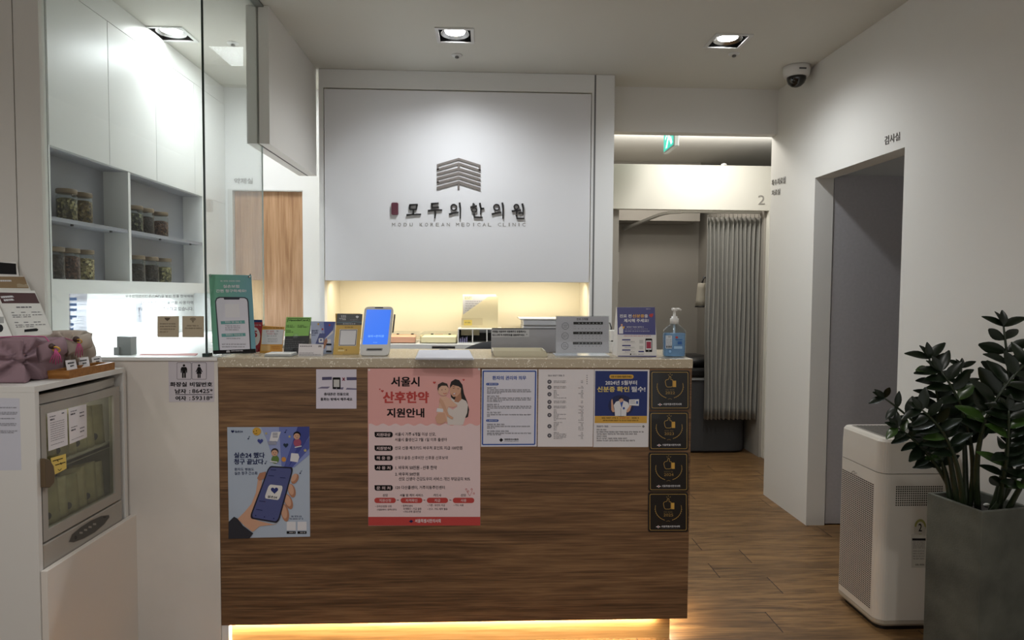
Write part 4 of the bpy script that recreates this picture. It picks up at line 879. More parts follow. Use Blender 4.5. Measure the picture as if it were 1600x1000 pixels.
def pouch(i, y, z, lean, lab):
    o = Vector((-1.375 + .006 * (i % 2), y, z)); t = empty('herbal_pouch', o, lab, 'pouch', 'herbal pouches in the drink warmer')
    a = math.radians(-38 + 8 * math.sin(i * 2.1)); u = Vector((math.sin(-a), -math.cos(a), 0)); u = Vector((math.cos(math.radians(55)), -math.sin(math.radians(55)) * -1, 0)) if False else Vector((.5, .866, 0)); nrm = Vector((.866, -.5, 0))
    up = (Vector((0, 0, 1)) + nrm * -lean).normalized(); b = MB(); vs = []; w_, h_ = .085, .138 + .008 * math.sin(i * 1.7); NU, NV = 6, 8
    for sd in (1, -1):
        for j in range(NV + 1):
            for k in range(NU + 1):
                U_, V_ = k / NU, j / NV; bul = .011 * (math.sin(math.pi * U_) * math.sin(math.pi * min(1, V_ * 1.15)) if V_ < .87 else 0) + .0006
                vs.append(o + u * (U_ - .5) * w_ + up * V_ * h_ + nrm * sd * bul)
    fs = []; q = (NU + 1) * (NV + 1)
    for j in range(NV):
        for k in range(NU):
            a0 = j * (NU + 1) + k; fs.append((a0, a0 + 1, a0 + NU + 2, a0 + NU + 1)); fs.append((q + a0, q + a0 + NU + 1, q + a0 + NU + 2, q + a0 + 1))
    for k in range(NU): fs.append((k, q + k, q + k + 1, k + 1)); e = NV * (NU + 1) + k; fs.append((e, e + 1, q + e + 1, q + e))
    for j in range(NV): e = j * (NU + 1); fs.append((e, e + NU + 1, q + e + NU + 1, q + e)); e += NU; fs.append((e, q + e, q + e + NU + 1, e + NU + 1))
    b.add(vs, fs, PCH[i % 2], True); b.build('pouch_body', t)
    c_ = o + up * .034 + nrm * .0135
    MB().add([c_ + u * .012 * math.cos(k * math.pi / 8) + up * .012 * math.sin(k * math.pi / 8) for k in range(16)], [list(range(16))], mat('pouch mark', '#2a2a3c', .5)).build('logo', t)
ORD = ('nearest the handle', 'second from the handle', 'third from the handle', 'fourth from the handle', 'fifth from the handle', 'sixth from the handle', 'farthest from the handle')
for i in range(7): pouch(i, 2.005 + i * .05, .606, .10, 'tan herbal pouch on the lower warmer shelf, ' + ORD[i])
for i in range(7): pouch(i + 3, 2.005 + i * .05, .801, .10, 'tan herbal pouch on the upper warmer shelf, ' + ORD[i])
# papers on the warmer door and on the cabinet
def xsheet(q, m, dx=.0005, t=.0006): return Sheet([xp(x, y, dx) for x, y in q], t, m)
def qlines(s, q, rows, m):
    """small print following a slanted quad TL,TR,BR,BL: (u0,u1,v,height)"""
    for u0, u1, v, h_ in rows:
        P_ = lambda u, w: tuple((q[0][i] * (1 - u) + q[1][i] * u) * (1 - w) + (q[3][i] * (1 - u) + q[2][i] * u) * w for i in (0, 1))
        x = u0; r = random.Random(int(v * 1000 + u0 * 77))
        while x < u1:
            w_ = min(r.uniform(.05, .16), u1 - x); s.poly([P_(x, v + h_), P_(x + w_, v + h_), P_(x + w_, v), P_(x, v)], m, 'small_print', 2); x += w_ + .02
q = [(74, 646), (104.5, 639), (106, 695), (76, 705)]; s = xsheet([q[3], q[2], q[1], q[0]], PAPER)
qlines(s, q, [(.1, .4, .1, .02), (.12, .34, .17, .04), (.72, .85, .07, .03)] + [(.12, .85, .27 + .06 * k, .012) for k in range(9)] + [(.12, .8, .86, .012)], GREYT)
s.build('warmer_notice', 'left of the two white papers taped on the warmer door', 'notice')
q = [(107, 638), (135, 631), (136, 683), (109, 694)]; s = xsheet([q[3], q[2], q[1], q[0]], PAPER)
qlines(s, q, [(.1, .45, .1, .02), (.1, .35, .17, .04), (.6, .85, .2, .03), (.6, .85, .3, .03), (.1, .45, .55, .02), (.1, .35, .62, .04), (.6, .85, .65, .03), (.6, .85, .75, .03), (.1, .8, .9, .012)], GREYT)
s.build('warmer_notice', 'right of the two white papers taped on the warmer door', 'notice')
q = [(79, 716), (103, 709), (104, 732), (85, 742)]; s = xsheet([q[3], q[2], q[1], q[0]], mat('sticky yellow', '#d9bd62', .7), dx=.0012)
s.line([(82, 720.5), (98, 716)], 1.3, INK, 'handwriting', 2); s.line([(86, 727), (102, 722)], 1.3, INK, 'handwriting', 2); s.line([(90, 733), (93, 735.5), (96, 732)], .8, INK, 'handwriting', 2); s.line([(89, 718), (91, 721.5)], 1, INK, 'handwriting', 2); s.line([(94, 722.5), (96, 726)], 1, INK, 'handwriting', 2)
s.build('sticky_note', 'yellow handwritten sticky note on the warmer door beside the handle', 'note')
s = Sheet([W(x, y, Y=Y0 - .0002) for x, y in ((-30, 735.5), (33.5, 734.5), (30.5, 622.5), (-30, 621))], .0006, mat('bluish paper', '#c3c4cf', .65))
for y, x1_ in ((636, 27), (643.5, 28), (646, 28), (653, 24), (661, 27), (663.5, 25), (672.5, 27), (675, 22)): s.greek(-25, x1_, y, 1.6, GREYT)
s.build('cabinet_notice', 'bluish white notice on the side of the white display cabinet', 'notice')

# ---- on top of the cabinet : tray with cards, wrapped gifts, leaflet stand
ZC = ZT
a = W(108, 592, Z=ZC); c_ = W(172.5, 577, Z=ZC)
xr = a.x; yt0, yt1 = a.y, c_.y
tr = empty('wooden_tray', (xr - .07, (yt0 + yt1) / 2, ZC), 'small wooden card tray on the white cabinet beside the wrapped gift', 'tray')
b = MB().box(xr - .066, xr, yt0, yt1, ZC, ZC + .006, TRAYW).box(xr - .01, xr, yt0, yt1, ZC + .006, ZC + .026, TRAYW).box(xr - .066, xr - .01, yt0, yt0 + .01, ZC + .006, ZC + .026, TRAYW).box(xr - .066, xr - .01, yt1 - .01, yt1, ZC + .006, ZC + .026, TRAYW).box(xr - .066, xr - .056, yt0 + .01, yt1 - .01, ZC + .006, ZC + .026, TRAYW)
b.build('tray_body', tr)
for k, (q, lab) in enumerate((([(106, 583), (122, 577), (118, 561.5), (101.5, 563)], 'nearest of the three white cards in the wooden tray'), ([(125, 577), (141.5, 573.5), (138, 557.5), (121, 559.5)], 'middle of the three white cards in the wooden tray'), ([(146, 573), (161, 571), (157.5, 555.5), (143, 558)], 'farthest of the three white cards in the wooden tray'))):
    yk = yt0 + .06 + k * .085; bl = W(*q[0], Y=yk); br = W(*q[1], Y=yk + .035); tr_ = W(*q[2], Y=yk + .055)
    dz = ZC + .007 - min(bl.z, br.z); bl.z = br.z = ZC + .0075; tl = tr_ + bl - br
    s = Sheet([bl, br, tr_, tl], .0012, PAPER)
    Q = [q[3], q[2], q[1], q[0]]; qlines(s, Q, [(.18, .8, .22, .12), (.35, .7, .48, .12)], INK)
    s.build('name_card', lab, 'card', 'white cards in the wooden tray')
def cloth(name, c):
    return mat(name, c, .85, spec=.15, bump=.25, bscale=900)
MAU = cloth('mauve cloth', '#8d757d'); BEI = cloth('beige cloth', '#b3a79c'); CORD = mat('pink cord', '#b04a7c', .6); YC_ = mat('yellow cord', '#c89a3c', .6)
def wrapped(cx, cy, sx, sy, sz, m, name, lab, knot, seed, ang=0):
    """soft cube of cloth with folds that run to a knot on its side"""
    t = empty(name, (cx, cy, ZC), lab, 'gift'); b = MB(); N = 22; vs = []; fs = []; idx = {}
    kn = Vector(knot)
    ca, sa = math.cos(ang), math.sin(ang)
    def pos(p):
        p = Vector(p); q = Vector((p.x, p.y, p.z)); L = max(abs(q.x), abs(q.y), abs(q.z)); r_ = q.normalized() * .62 + q * .55
        r_ = Vector(tuple(max(-1, min(1, v)) for v in r_)); r_ = q * .62 + r_ * .38
        v = Vector((r_.x * sx / 2, r_.y * sy / 2, (r_.z + 1) * sz / 2)); k = v - kn; d = k.length; an = math.atan2(k.z, k.y) if abs(k.x) < abs(k.y) + abs(k.z) else math.atan2(k.z, k.x)
        f = math.exp(-(d / .17) ** 2); v += (q.normalized()) * (.015 * f * math.sin(an * 9 + seed) + .003 * math.sin(v.z * 60 + v.x * 45 + seed) * (1 - abs(q.z)))
        v.z = max(v.z, .0015); return Vector((cx + v.x * ca - v.y * sa, cy + v.x * sa + v.y * ca, ZC + v.z))
    def vid(i, j, k):
        if (i, j, k) not in idx: idx[(i, j, k)] = len(vs); vs.append(pos((i / N * 2 - 1, j / N * 2 - 1, k / N * 2 - 1)))
        return idx[(i, j, k)]
    for i in range(N):
        for j in range(N):
            fs += [(vid(i, j, N), vid(i + 1, j, N), vid(i + 1, j + 1, N), vid(i, j + 1, N)), (vid(i, j + 1, 0), vid(i + 1, j + 1, 0), vid(i + 1, j, 0), vid(i, j, 0)),
                   (vid(i, 0, j), vid(i + 1, 0, j), vid(i + 1, 0, j + 1), vid(i, 0, j + 1)), (vid(i, N, j + 1), vid(i + 1, N, j + 1), vid(i + 1, N, j), vid(i, N, j)),
                   (vid(N, i, j), vid(N, i + 1, j), vid(N, i + 1, j + 1), vid(N, i, j + 1)), (vid(0, i, j + 1), vid(0, i + 1, j + 1), vid(0, i + 1, j), vid(0, i, j))]
    b.add(vs, fs, m, True); b.build('wrapping_cloth', t)
    return t
def band(b, pts, wv, m, th=.004):
    """ribbon of cloth along pts, wv = width vector per point"""
    n = len(pts); vs = []
    for p, w_ in zip(pts, wv): vs += [Vector(p) - Vector(w_) / 2, Vector(p) + Vector(w_) / 2]
    fs = [(2 * i, 2 * i + 2, 2 * i + 3, 2 * i + 1) for i in range(n - 1)]
    b.add(vs, fs, m, True)
    nn = Vector((.5, -.8, .2)).normalized() * th
    b.add([v + nn for v in vs], [(2 * i + 1, 2 * i + 3, 2 * i + 2, 2 * i) for i in range(n - 1)], m, True)
    k = len(vs)
kp = W(88, 545, Y=2.03)
g = wrapped(-1.53, 2.085, .30, .20, .128, MAU, 'wrapped_gift_box', 'mauve cloth-wrapped gift box tied with a pink cord on the white cabinet', (.14, -.10, .075), 1)
def roll(b, pts, r0, m, flat=.55):
    L = len(pts); vs = []; fs = []; n = 10
    for i, p in enumerate(pts):
        for k in range(n):
            a_ = 2 * math.pi * k / n; rr = r0 * (1 + .12 * math.sin(3 * a_ + i)); vs.append(Vector(p) + Vector((math.cos(a_) * rr * flat, -math.cos(a_) * rr * flat * .5, math.sin(a_) * rr)))
    for i in range(L - 1):
        for k in range(n): fs.append((i * n + k, i * n + (k + 1) % n, (i + 1) * n + (k + 1) % n, (i + 1) * n + k))
    fs += [tuple(range(n - 1, -1, -1)), tuple((L - 1) * n + k for k in range(n))]; b.add(vs, fs, m, True)
b = MB(); roll(b, [W(62, 553, Y=1.985), W(75, 549, Y=1.975), W(90, 545, Y=1.985), W(100, 541, Y=2.01)], .027, MAU); b.build('knot_roll', g)
b = MB()
for k in range(5):
    f = k - 2; b.tube([W(86, 545, Y=1.955), W(88 + f * 3, 556, Y=1.95), W(87 + f * 4.5, 570 - abs(f) * 2, Y=1.955)], .0016, CORD, 6)
b.tube([W(-5, 527, Y=2.02), W(40, 525, Y=2.05), W(70, 526, Y=2.03), W(82, 540, Y=1.965)], .0018, CORD, 6); b.build('pink_cord', g)
b = MB(); o_ = W(88, 546, Y=1.955); b.tube([o_ + Vector((.010 * math.cos(k * .5236), -.004 * math.sin(k * .5236), .008 * math.sin(k * .5236))) for k in range(13)], .0024, YC_, 8); b.build('yellow_ring', g)
MB().sphere(W(81, 541, Y=1.953), .009, mat('dark bead', '#3a2420', .4), 12, 8).build('bead', g)
g = wrapped(-1.452, 2.29, .13, .14, .132, BEI, 'wrapped_gift_bundle', 'smaller beige cloth-wrapped bundle with pink tassel behind the mauve gift', (.07, -.07, .10), 4)
b = MB(); roll(b, [W(104, 545, Y=2.18), W(115, 540, Y=2.165), W(130, 536, Y=2.175), W(140, 533, Y=2.21)], .026, BEI); b.build('knot_roll', g)
b = MB()
for k in range(4):
    f = k - 1.5; b.tube([W(123, 533, Y=2.145), W(124 + f * 3, 545, Y=2.14), W(123.5 + f * 3.5, 560 - abs(f) * 3, Y=2.145)], .0015, CORD, 6)
b.tube([W(96, 527, Y=2.19), W(113, 532, Y=2.155), W(120, 531, Y=2.145)], .0016, CORD, 6); b.build('pink_cord', g)
MB().sphere(W(119, 530, Y=2.143), .010, MATS['dark bead'], 12, 8).build('bead', g)
b = MB(); o_ = W(124, 533, Y=2.14); b.tube([o_ + Vector((.008 * math.cos(k * .5236), -.003 * math.sin(k * .5236), .006 * math.sin(k * .5236))) for k in range(13)], .0018, YC_, 8); b.build('yellow_ring', g)
# leaflet stand
ls = empty('leaflet_stand', (-1.6, 2.33, ZC), 'clear tiered stand holding leaflets behind the wrapped gifts', 'stand')
def leaf(q, ys, m, band_q, band_m, name, lab, extra=None):
    bl, br, tr_ = W(*q[0], Y=ys[0]), W(*q[1], Y=ys[1]), W(*q[2], Y=ys[2]); s = Sheet([bl, br, tr_, tr_ + bl - br], .002, m)
    s.poly(band_q, band_m, 'header_band', 1)
    if extra: extra(s)
    s.build(name, lab, 'leaflet', 'leaflets in the clear stand')
    return s
MAR = mat('maroon print', '#4a2a2c', .6); TAN = mat('tan print', '#8f7759', .6)
def ex1(s):
    Q = [(0, 454), (54, 454), (84, 523), (22, 525)]
    for k, (v, u0, u1, h_) in enumerate(((.36, .3, .72, .025), (.48, .12, .2, .014), (.48, .38, .5, .014), (.48, .66, .92, .014), (.54, .12, .36, .014), (.54, .4, .62, .014), (.54, .66, .94, .014), (.58, .12, .36, .014), (.58, .4, .62, .014), (.7, .12, .22, .014), (.7, .36, .48, .014), (.7, .62, .8, .014), (.76, .12, .34, .014), (.76, .38, .6, .014), (.76, .64, .9, .014), (.8, .12, .34, .014), (.8, .38, .6, .014))): qlines(s, Q, [(u0, u1, v, h_)], GREYT)
    qlines(s, [(0, 462), (18, 461), (28, 470), (5, 472)], [(0, 1, .1, .3), (.1, .8, .6, .3)], WPR)
    s.poly([(38, 519), (58, 517.5), (60, 515), (57, 513), (38, 515)], INK, 'heading_pill', 2)
leaf([(21.6, 527), (84, 523), (54, 454)], (2.20, 2.30, 2.35), WHITE, [(3, 474), (62, 474), (54.5, 458), (-4, 457)], MAR, 'leaflet', 'front leaflet with a maroon header in the clear stand', ex1)
def ex2(s): s.poly([(26, 444), (30, 443), (37, 445), (42, 443.5), (45, 449), (27, 449)], mat('pale tan print', '#a5957c', .6), 'picture', 2); qlines(s, [(-4, 437), (17, 437), (19, 443), (-3, 443)], [(0, 1, .1, .4)], WPR)
leaf([(10, 476), (58, 474), (37, 431)], (2.31, 2.38, 2.41), WHITE, [(-6, 450), (45, 450.5), (38, 432.5), (-12, 432)], TAN, 'leaflet', 'middle leaflet with a tan header in the clear stand', ex2)
leaf([(0, 450), (34, 449), (25, 409)], (2.375, 2.405, 2.415), WHITE, [(-10, 428), (26, 429), (25, 412), (-10, 409)], INK, 'leaflet', 'rearmost leaflet with a black header in the clear stand')
def ex3(s): s.ell(0, 513, 5, 6, INK, 'logo', 2); s.rect(-4, 495, 6, 505, mat('grey picture', '#9c9b98', .6), 'picture', 1)
leaf([(-30, 529), (20, 527.5), (-4, 472)], (2.08, 2.16, 2.22), WHITE, [(-38, 490), (4, 490), (0, 482), (-40, 482)], WHITE, 'leaflet', 'leftmost leaflet with a round black mark, cut by the frame edge', ex3)
b = MB(); b.box(-1.80, -1.47, 2.40, 2.403, ZC, ZC + .10, ACRYL).box(-1.80, -1.47, 2.385, 2.403, ZC, ZC + .003, ACRYL); b.build('backplate', ls)
MB().box(-1.80, -1.44, 2.375, 2.378, ZC, ZC + .05, ACRYL).build('front_lip', ls)

# ================================================================== THINGS ON THE COUNTER TOP
ZK = 1.1012
def stand_sheet(q, y, lean, m, t=.0015):
    """upright sheet on the counter: q = BL BR TR TL pixels, lean = how far the top sits behind the foot"""
    return Sheet([W(*q[0], Y=y), W(*q[1], Y=y), W(*q[2], Y=y + lean), W(*q[3], Y=y + lean)], t, m)
# --- green mini banner
gr = bpy.data.materials.new('banner green'); gr.use_nodes = True; nt = gr.node_tree; b_ = nt.nodes['Principled BSDF']; b_.inputs['Roughness'].default_value = .5
g_ = nt.nodes.new('ShaderNodeTexCoord'); sx = nt.nodes.new('ShaderNodeSeparateXYZ'); rp = nt.nodes.new('ShaderNodeValToRGB')
nt.links.new(g_.outputs['Generated'], sx.inputs[0]); nt.links.new(sx.outputs[0], rp.inputs[0]); nt.links.new(rp.outputs[0], b_.inputs['Base Color'])
rp.color_ramp.elements[0].color = lin('#68a583'); rp.color_ramp.elements[1].color = lin('#6696a6')
s = stand_sheet([(333, 553.5), (399.8, 551.3), (392.5, 430), (326.3, 428.6)], 2.47, .05, gr)
T = zz(320, 420, 6.894); DG = mat('dark phone outline', '#1c2230', .5); TEAL = mat('teal band', '#5b9996', .55)
s.poly(T([(150, 880), (110, 350), (125, 315), (155, 302), (430, 305), (462, 322), (472, 355), (500, 870)]), DG, 'phone_picture', 1)
s.poly(T([(163, 876), (122, 355), (135, 325), (165, 314), (425, 316), (450, 330), (460, 360), (487, 868)]), mat('pale screen', '#cfced8', .55), 'phone_picture', 2)
s.poly(T([(202, 312), (380, 313), (372, 332), (210, 332)]), DG, 'phone_picture', 3)
s.poly(T([(215, 380), (370, 380), (378, 522), (222, 526)]), WPR, 'phone_picture', 3)
s.text('실손보험', tuple(T([(198, 172), (370, 174), (371, 205), (200, 205)])), WPR, .03); s.text('간편 청구하세요!', tuple(T([(122, 222), (445, 222), (447, 252), (124, 256)])), WPR, .03)
s.greek(344.5, 377.5, 438, 2.2, WPR)
s.poly(T([(172, 565), (430, 555), (434, 590), (176, 598)]), TEAL, 'heading_band', 3); s.poly(T([(180, 700), (438, 692), (441, 725), (184, 735)]), TEAL, 'heading_band', 3)
s.greek(352, 379, 502, 2.6, WPR, layer=5); s.greek(353, 380, 521.8, 2.6, WPR, layer=5)
for y, x0, x1_ in ((508.4, 352, 376), (511.4, 352, 376), (514.5, 352, 374), (528, 354, 376), (537, 347, 384), (541, 347, 384)): s.greek(x0, x1_, y, 1.7, GREYT, layer=4)
s.poly(T([(92, 918), (88, 880), (548, 862), (552, 905)]), INK, 'footer_band', 4); s.text('모두의한의원', tuple(T([(285, 879), (410, 874), (411, 888), (286, 893)])), WPR, .01, layer=6); emblem(s, 354, 547.3, 359.5, 551, WPR, layer=6)
bn = s.build('mini_banner', 'green desktop banner picturing a phone, beside the glass screen', 'banner')
b = MB(); b.tube([W(329, 428, Y=2.53), W(345, 545, Y=2.56), W(348, 553, Y=2.58)], .0022, DARKGREY); b.tube([W(391, 428, Y=2.53), W(383, 545, Y=2.56), W(380, 553, Y=2.58)], .0022, DARKGREY); b.build('support_rod', bn)
for q in ((329, 431), (389.5, 432.5), (338, 551), (394.5, 549)):
    MB().lathe([(.0, -.003), (.004, -.003), (.004, .003), (0, .003)], W(*q, Y=2.478 if q[1] > 500 else 2.514), CHROME, 12, axis=(0, 1, 0)).build('corner_clip', bn)
for x in (335, 396): MB().tube([W(x, 554, Y=2.462), W(x + 4, 557, Y=2.455), W(x + 12, 555, Y=2.52)], .0035, ACRYL, 8).build('clear_foot', bn)
# --- red flyer
RC = mat('crimson flyer', '#a52a3a', .5)
s = stand_sheet([(396, 556), (412, 556), (409.5, 500), (393, 500)], 2.66, .02, RC, .004)
s.poly([(393, 503.5), (410, 503.5), (409.5, 499.6), (393, 499.6)], NV, 'header_band', 1); s.ell(398, 526, 8.6, 14.5, WPR, 'white_disc', 1); s.text('5', (396.5, 517, 401.5, 526.5), RC, .05)
s.greek(397, 408, 507, 2, WPR)
s.build('red_flyer', 'crimson flyer with a white disc half hidden behind the green banner', 'flyer')
tag(MB().box(W(369, 556, Y=2.6).x, W(396, 556, Y=2.6).x, 2.585, 2.655, ZK, ZK + .012, mat('maroon booklet', '#6b1f2a', .5)).build('booklet', bevel=.001), 'flat maroon booklet lying behind the green banner', 'booklet')
# --- orange flyer
OR = mat('orange flyer', '#d9993f', .5)
s = stand_sheet([(405.5, 557), (440, 557), (444.5, 511), (410, 509)], 2.60, .035, OR)
s.poly([(408.5, 538), (441, 538), (443.6, 514.8), (410, 515)], PAPER, 'printed_panel', 1)
s.greek(410, 416, 506.5, 2.5, INK); s.greek(411, 443, 511.5, 1.7, INK); s.greek(416, 431, 516.5, 2.6, RD); s.greek(432, 436, 516.5, 2, INK); s.greek(417, 429, 520.5, 2.2, RD); s.greek(429, 434, 520.8, 2, INK); s.greek(417, 433, 524.3, 1.5, GREYT)
for y in (528.5, 530.8, 533.3): s.greek(418.5, 434, y, 1.2, GREYT)
s.rect(408, 539.5, 422, 548, mat('pale orange print', '#e0b176', .55)); s.greek(424, 438, 541, 1.4, mat('deep orange print', '#b8742a', .6)); s.greek(424, 438, 544, 1.4, MATS['deep orange print'])
s.build('orange_flyer', 'orange flyer with a white panel standing next to the red flyer', 'flyer')
# --- green and black card stand
LG = mat('lime print', '#86b85a', .5)
s = stand_sheet([(443, 556), (480.5, 556), (486.5, 495.8), (447.5, 495.5)], 2.57, .05, BLACK, .0025)
s.poly([(444.6, 525.5), (482.3, 524.5), (486.5, 495.8), (447.5, 495.5)], LG, 'lime_panel', 1)
s.text('HyundaiCard', (451.5, 499, 481, 502.3), INK, .03); s.line([(449, 503.5), (450.3, 497.6), (483.5, 497.8), (483, 503)], .7, INK, 'lime_panel', 2)
for x, y, w_ in ((447.5, 507.8, 10), (447.5, 510.2, 12), (465, 507.8, 10), (465, 510.2, 17), (447, 515.6, 9), (447, 518, 12)): s.greek(x, x + w_, y, 1.8, INK)
for y, x1_ in ((530, 458), (533, 476), (536, 474), (539, 470), (542, 468)): s.greek(446, x1_, y, 1.3, mat('dim print', '#77777c', .6))
o = s.build('card_stand', 'lime and black card company stand on the counter', 'stand')
MB().prism([W(x, y, Y=2.565) for x, y in ((459, 528), (466, 527.5), (466, 521), (460, 521.5))], (0, -.012, 0), ACRYL).build('clear_clip', o, recalc=True)
# --- clear leaflet box and flat tray
tag(MB().prism([W(x, y, Y=2.53) for x, y in ((443, 556.5), (458, 556.5), (458, 544), (443.5, 545))], (0, .03, 0), clear('frosted acrylic', '#cfd2d6', 1.45, .2)).build('acrylic_box', recalc=True), 'small empty clear box in front of the lime stand', 'box')
t = empty('flat_card_reader', W(437, 558, Y=2.475), 'flat white pad with a grey edge lying near the counter front', 'device')
pz = W(413.5, 558, Y=2.46); pe = W(456, 558, Y=2.46)
MB().box(pz.x, pe.x, 2.455, 2.535, ZK, ZK + .007, mat('grey pad', '#9fa3a4', .4)).build('base', t, bevel=.002)
MB().box(pz.x + .002, pe.x - .002, 2.457, 2.533, ZK + .007, ZK + .012, WHITE).build('top_plate', t, bevel=.002)
# --- business cards
s = stand_sheet([(465.5, 557), (503.5, 557), (504.7, 538), (467, 537.2)], 2.485, .012, PAPER, .012)
for k in range(6): s.rect(469.3 + k * 3.2, 540.2, 470.9 + k * 3.2, 541.8, INK)
emblem(s, 497.5, 539.6, 502.5, 542.5, GREYT); s.greek(467.5, 490, 551, 1.2, GREYT); s.greek(467.5, 501, 553.6, 1.2, GREYT)
o = s.build('business_cards', 'upright block of white business cards with a small grey emblem', 'cards')
MB().box(W(463, 558, Y=2.48).x, W(506, 558, Y=2.48).x, 2.475, 2.515, ZK, ZK + .005, ACRYL).build('clear_holder', o)
# --- app leaflet (small print of the poster)
s = stand_sheet([(487, 557.5), (519.5, 557), (524.3, 502.5), (485.5, 502)], 2.58, .035, mat('pale blue leaflet', '#a9b2cc', .55), .006)
s.poly([(498, 503), (523.5, 503), (520, 517), (508, 528), (503, 520)], VI[2], 'picture', 1); s.poly([(520, 516), (509, 528), (511, 528), (521, 520)], WPR, 'picture', 2); s.poly([(498, 503), (506, 503), (507, 522), (503, 520)], VI[0], 'picture', 2)
s.poly([(499.5, 521), (509, 521), (505.5, 538), (493, 537)], mat('phone screen print', '#4a5183', .5), 'picture', 3); s.rrect(498, 528.5, 505.5, 535.5, 1.2, WPR, 'picture', 4); heart(s, 501.7, 531.5, 3.6, VI[3], 'picture', 5); s.poly([(505, 534), (510, 528), (512, 533), (507, 545), (500, 545)], SKIN2, 'picture', 2)
for cx, cy in ((497.5, 506.5), (504, 514.5), (515, 508)): s.ell(cx, cy, 1.4, 1.6, YEL if cx < 500 else RD, 'picture', 4)
s.text('실손24 했다', (487, 515.5, 497.5, 518), INKB, .03); s.text('청구 끝났다', (487, 519, 497, 521.5), INKB, .03); s.greek(487, 493, 523, 1.5, INKB)
for y in (530, 541): s.rect(510.5, y, 517, y + 6, WPR); s.rect(509.5, y + 7, 518, y + 9.5, INK, layer=2)
o = s.build('app_leaflet', 'stack of pale blue app leaflets standing behind the business cards', 'leaflet')
MB().prism([W(x, y, Y=2.574) for x, y in ((486, 558), (520, 557.5), (520, 547), (486, 547.5))], (0, -.003, 0), ACRYL).build('clear_holder', o, recalc=True)
# --- yellow payment stand
GLD = mat('golden yellow card', '#c7a24a', .45)
s = stand_sheet([(520.3, 554.5), (561, 554.5), (566.5, 491), (527, 490)], 2.545, .055, GLD, .003)
s.poly([(525.3, 508), (565.3, 508), (566.5, 490.8), (527, 490)], mat('black card print', '#111318', .35), 'header_panel', 1); s.line([(526, 503.8), (547, 503.8), (552, 502.6), (565.5, 503.6)], .7, mat('steel blue line', '#5f8796', .5), 'header_panel', 2)
s.greek(533, 542, 492.8, 3.2, WPR); s.greek(530, 544, 497, 3.2, WPR); s.greek(536, 556, 505.2, 1.5, WPR); s.ell(558.3, 495, 2.4, 1.6, WPR, 'logo', 2); s.ell(558.3, 496.6, 1.2, .8, WPR, 'logo', 3); s.greek(547, 561, 499.3, 1.1, LGREY)
s.greek(539, 552, 510.6, 1.7, INK); s.poly([(528.8, 540.5), (556.3, 540.5), (558.6, 514.5), (531, 514.5)], WPR, 'blank_panel', 1); s.line([(530, 539.3), (532.2, 515.8), (557.4, 515.8), (555.2, 539.3), (530, 539.3)], .8, INK, 'blank_panel', 2)
s.greek(529, 537, 544, 1.3, INK); s.rect(528, 546.5, 538, 549, mat('pale gold panel', '#dcc88d', .5)); s.poly([(540, 546.5), (541.5, 545.5), (542.5, 547), (541, 548.5)], mat('brown mark', '#8a5a2a', .5))
o = s.build('payment_stand', 'yellow payment stand with a black top beside the blue screen', 'stand')
MB().prism([W(x, y, Y=2.53) for x, y in ((535, 557.5), (560, 557.5), (561, 552.5), (536, 552))], (0, .05, 0), ACRYL).build('clear_foot', o, recalc=True)
MB().prism([W(524, 490, Y=2.605), W(563, 490, Y=2.605), W(560, 554, Y=2.65), W(527, 554, Y=2.65)], (0, .003, 0), GLD).build('rear_support', o, recalc=True)
# --- terminal with blue screen
tm = empty('payment_terminal', W(588, 556.5, Y=2.54), 'white terminal with a glowing blue screen on the counter', 'terminal')
def tsheet(off): return Sheet([W(562, 555.5, Y=2.49), W(607, 555.5, Y=2.49), W(614, 479.5, Y=2.545), W(570, 479, Y=2.545)], 0, None)
s = tsheet(0)
BODY = mat('terminal white', '#cfcfcd', .35)
def rr_pts(q, r, n=5):
    """rounded quad in pixels: BL BR TR TL"""
    out = []
    for i in range(4):
        a_, b2, c2 = q[i - 1], q[i], q[(i + 1) % 4]
        d1 = Vector((a_[0] - b2[0], a_[1] - b2[1])).normalized() * r; d2 = Vector((c2[0] - b2[0], c2[1] - b2[1])).normalized() * r
        p1, p2 = Vector(b2) + d1, Vector(b2) + d2
        for k in range(n + 1):
            t_ = k / n; out.append(tuple(p1 * (1 - t_) ** 2 + Vector(b2) * 2 * t_ * (1 - t_) + p2 * t_ ** 2))
    return out
outer = rr_pts([(561.5, 555.7), (607.5, 555.7), (614.8, 479), (569.8, 479)], 7)
pts = [s.P(x, y, 0) for x, y in outer]
MB().prism(pts, -s.n * .016, BODY, True).build('body', tm, recalc=True, bevel=.002)
MB().prism([Vector((W(x, 555, Y=2.55).x, y, ZK + .0003)) for x, y in ((570, 2.512), (604, 2.512), (602, 2.63), (572, 2.63))], (0, 0, .005), BODY).build('foot', tm, recalc=True)
b = MB(); b.prism([s.P(612, 505, 0) - s.n * .016, s.P(603, 553, 0) - s.n * .016, Vector((W(608, 553.5, Y=2.64).x, 2.64, ZK + .006))], s.P(572, 553, 0) - s.P(603, 553, 0), BODY); b.build('rear_wedge', tm, recalc=True)
s.poly(rr_pts([(566.3, 538.3), (605.2, 538.2), (611.3, 483.8), (573, 483.6)], 1.2), mat('blue screen', '#2f6fe6', .3, emit=.55), 'screen', 1)
s.text('모두+한의원', ((575.2, 523.6), (600, 523.4), (599.6, 527), (574.8, 527.2)), mat('screen text', '#7ab0f5', .3, emit=.6), .012, 'screen_lettering', 3)
for k in range(3): s.ell(584 + k * 2.3, 535.2, .55, .55, MATS['screen text'], 'screen_lettering', 3)
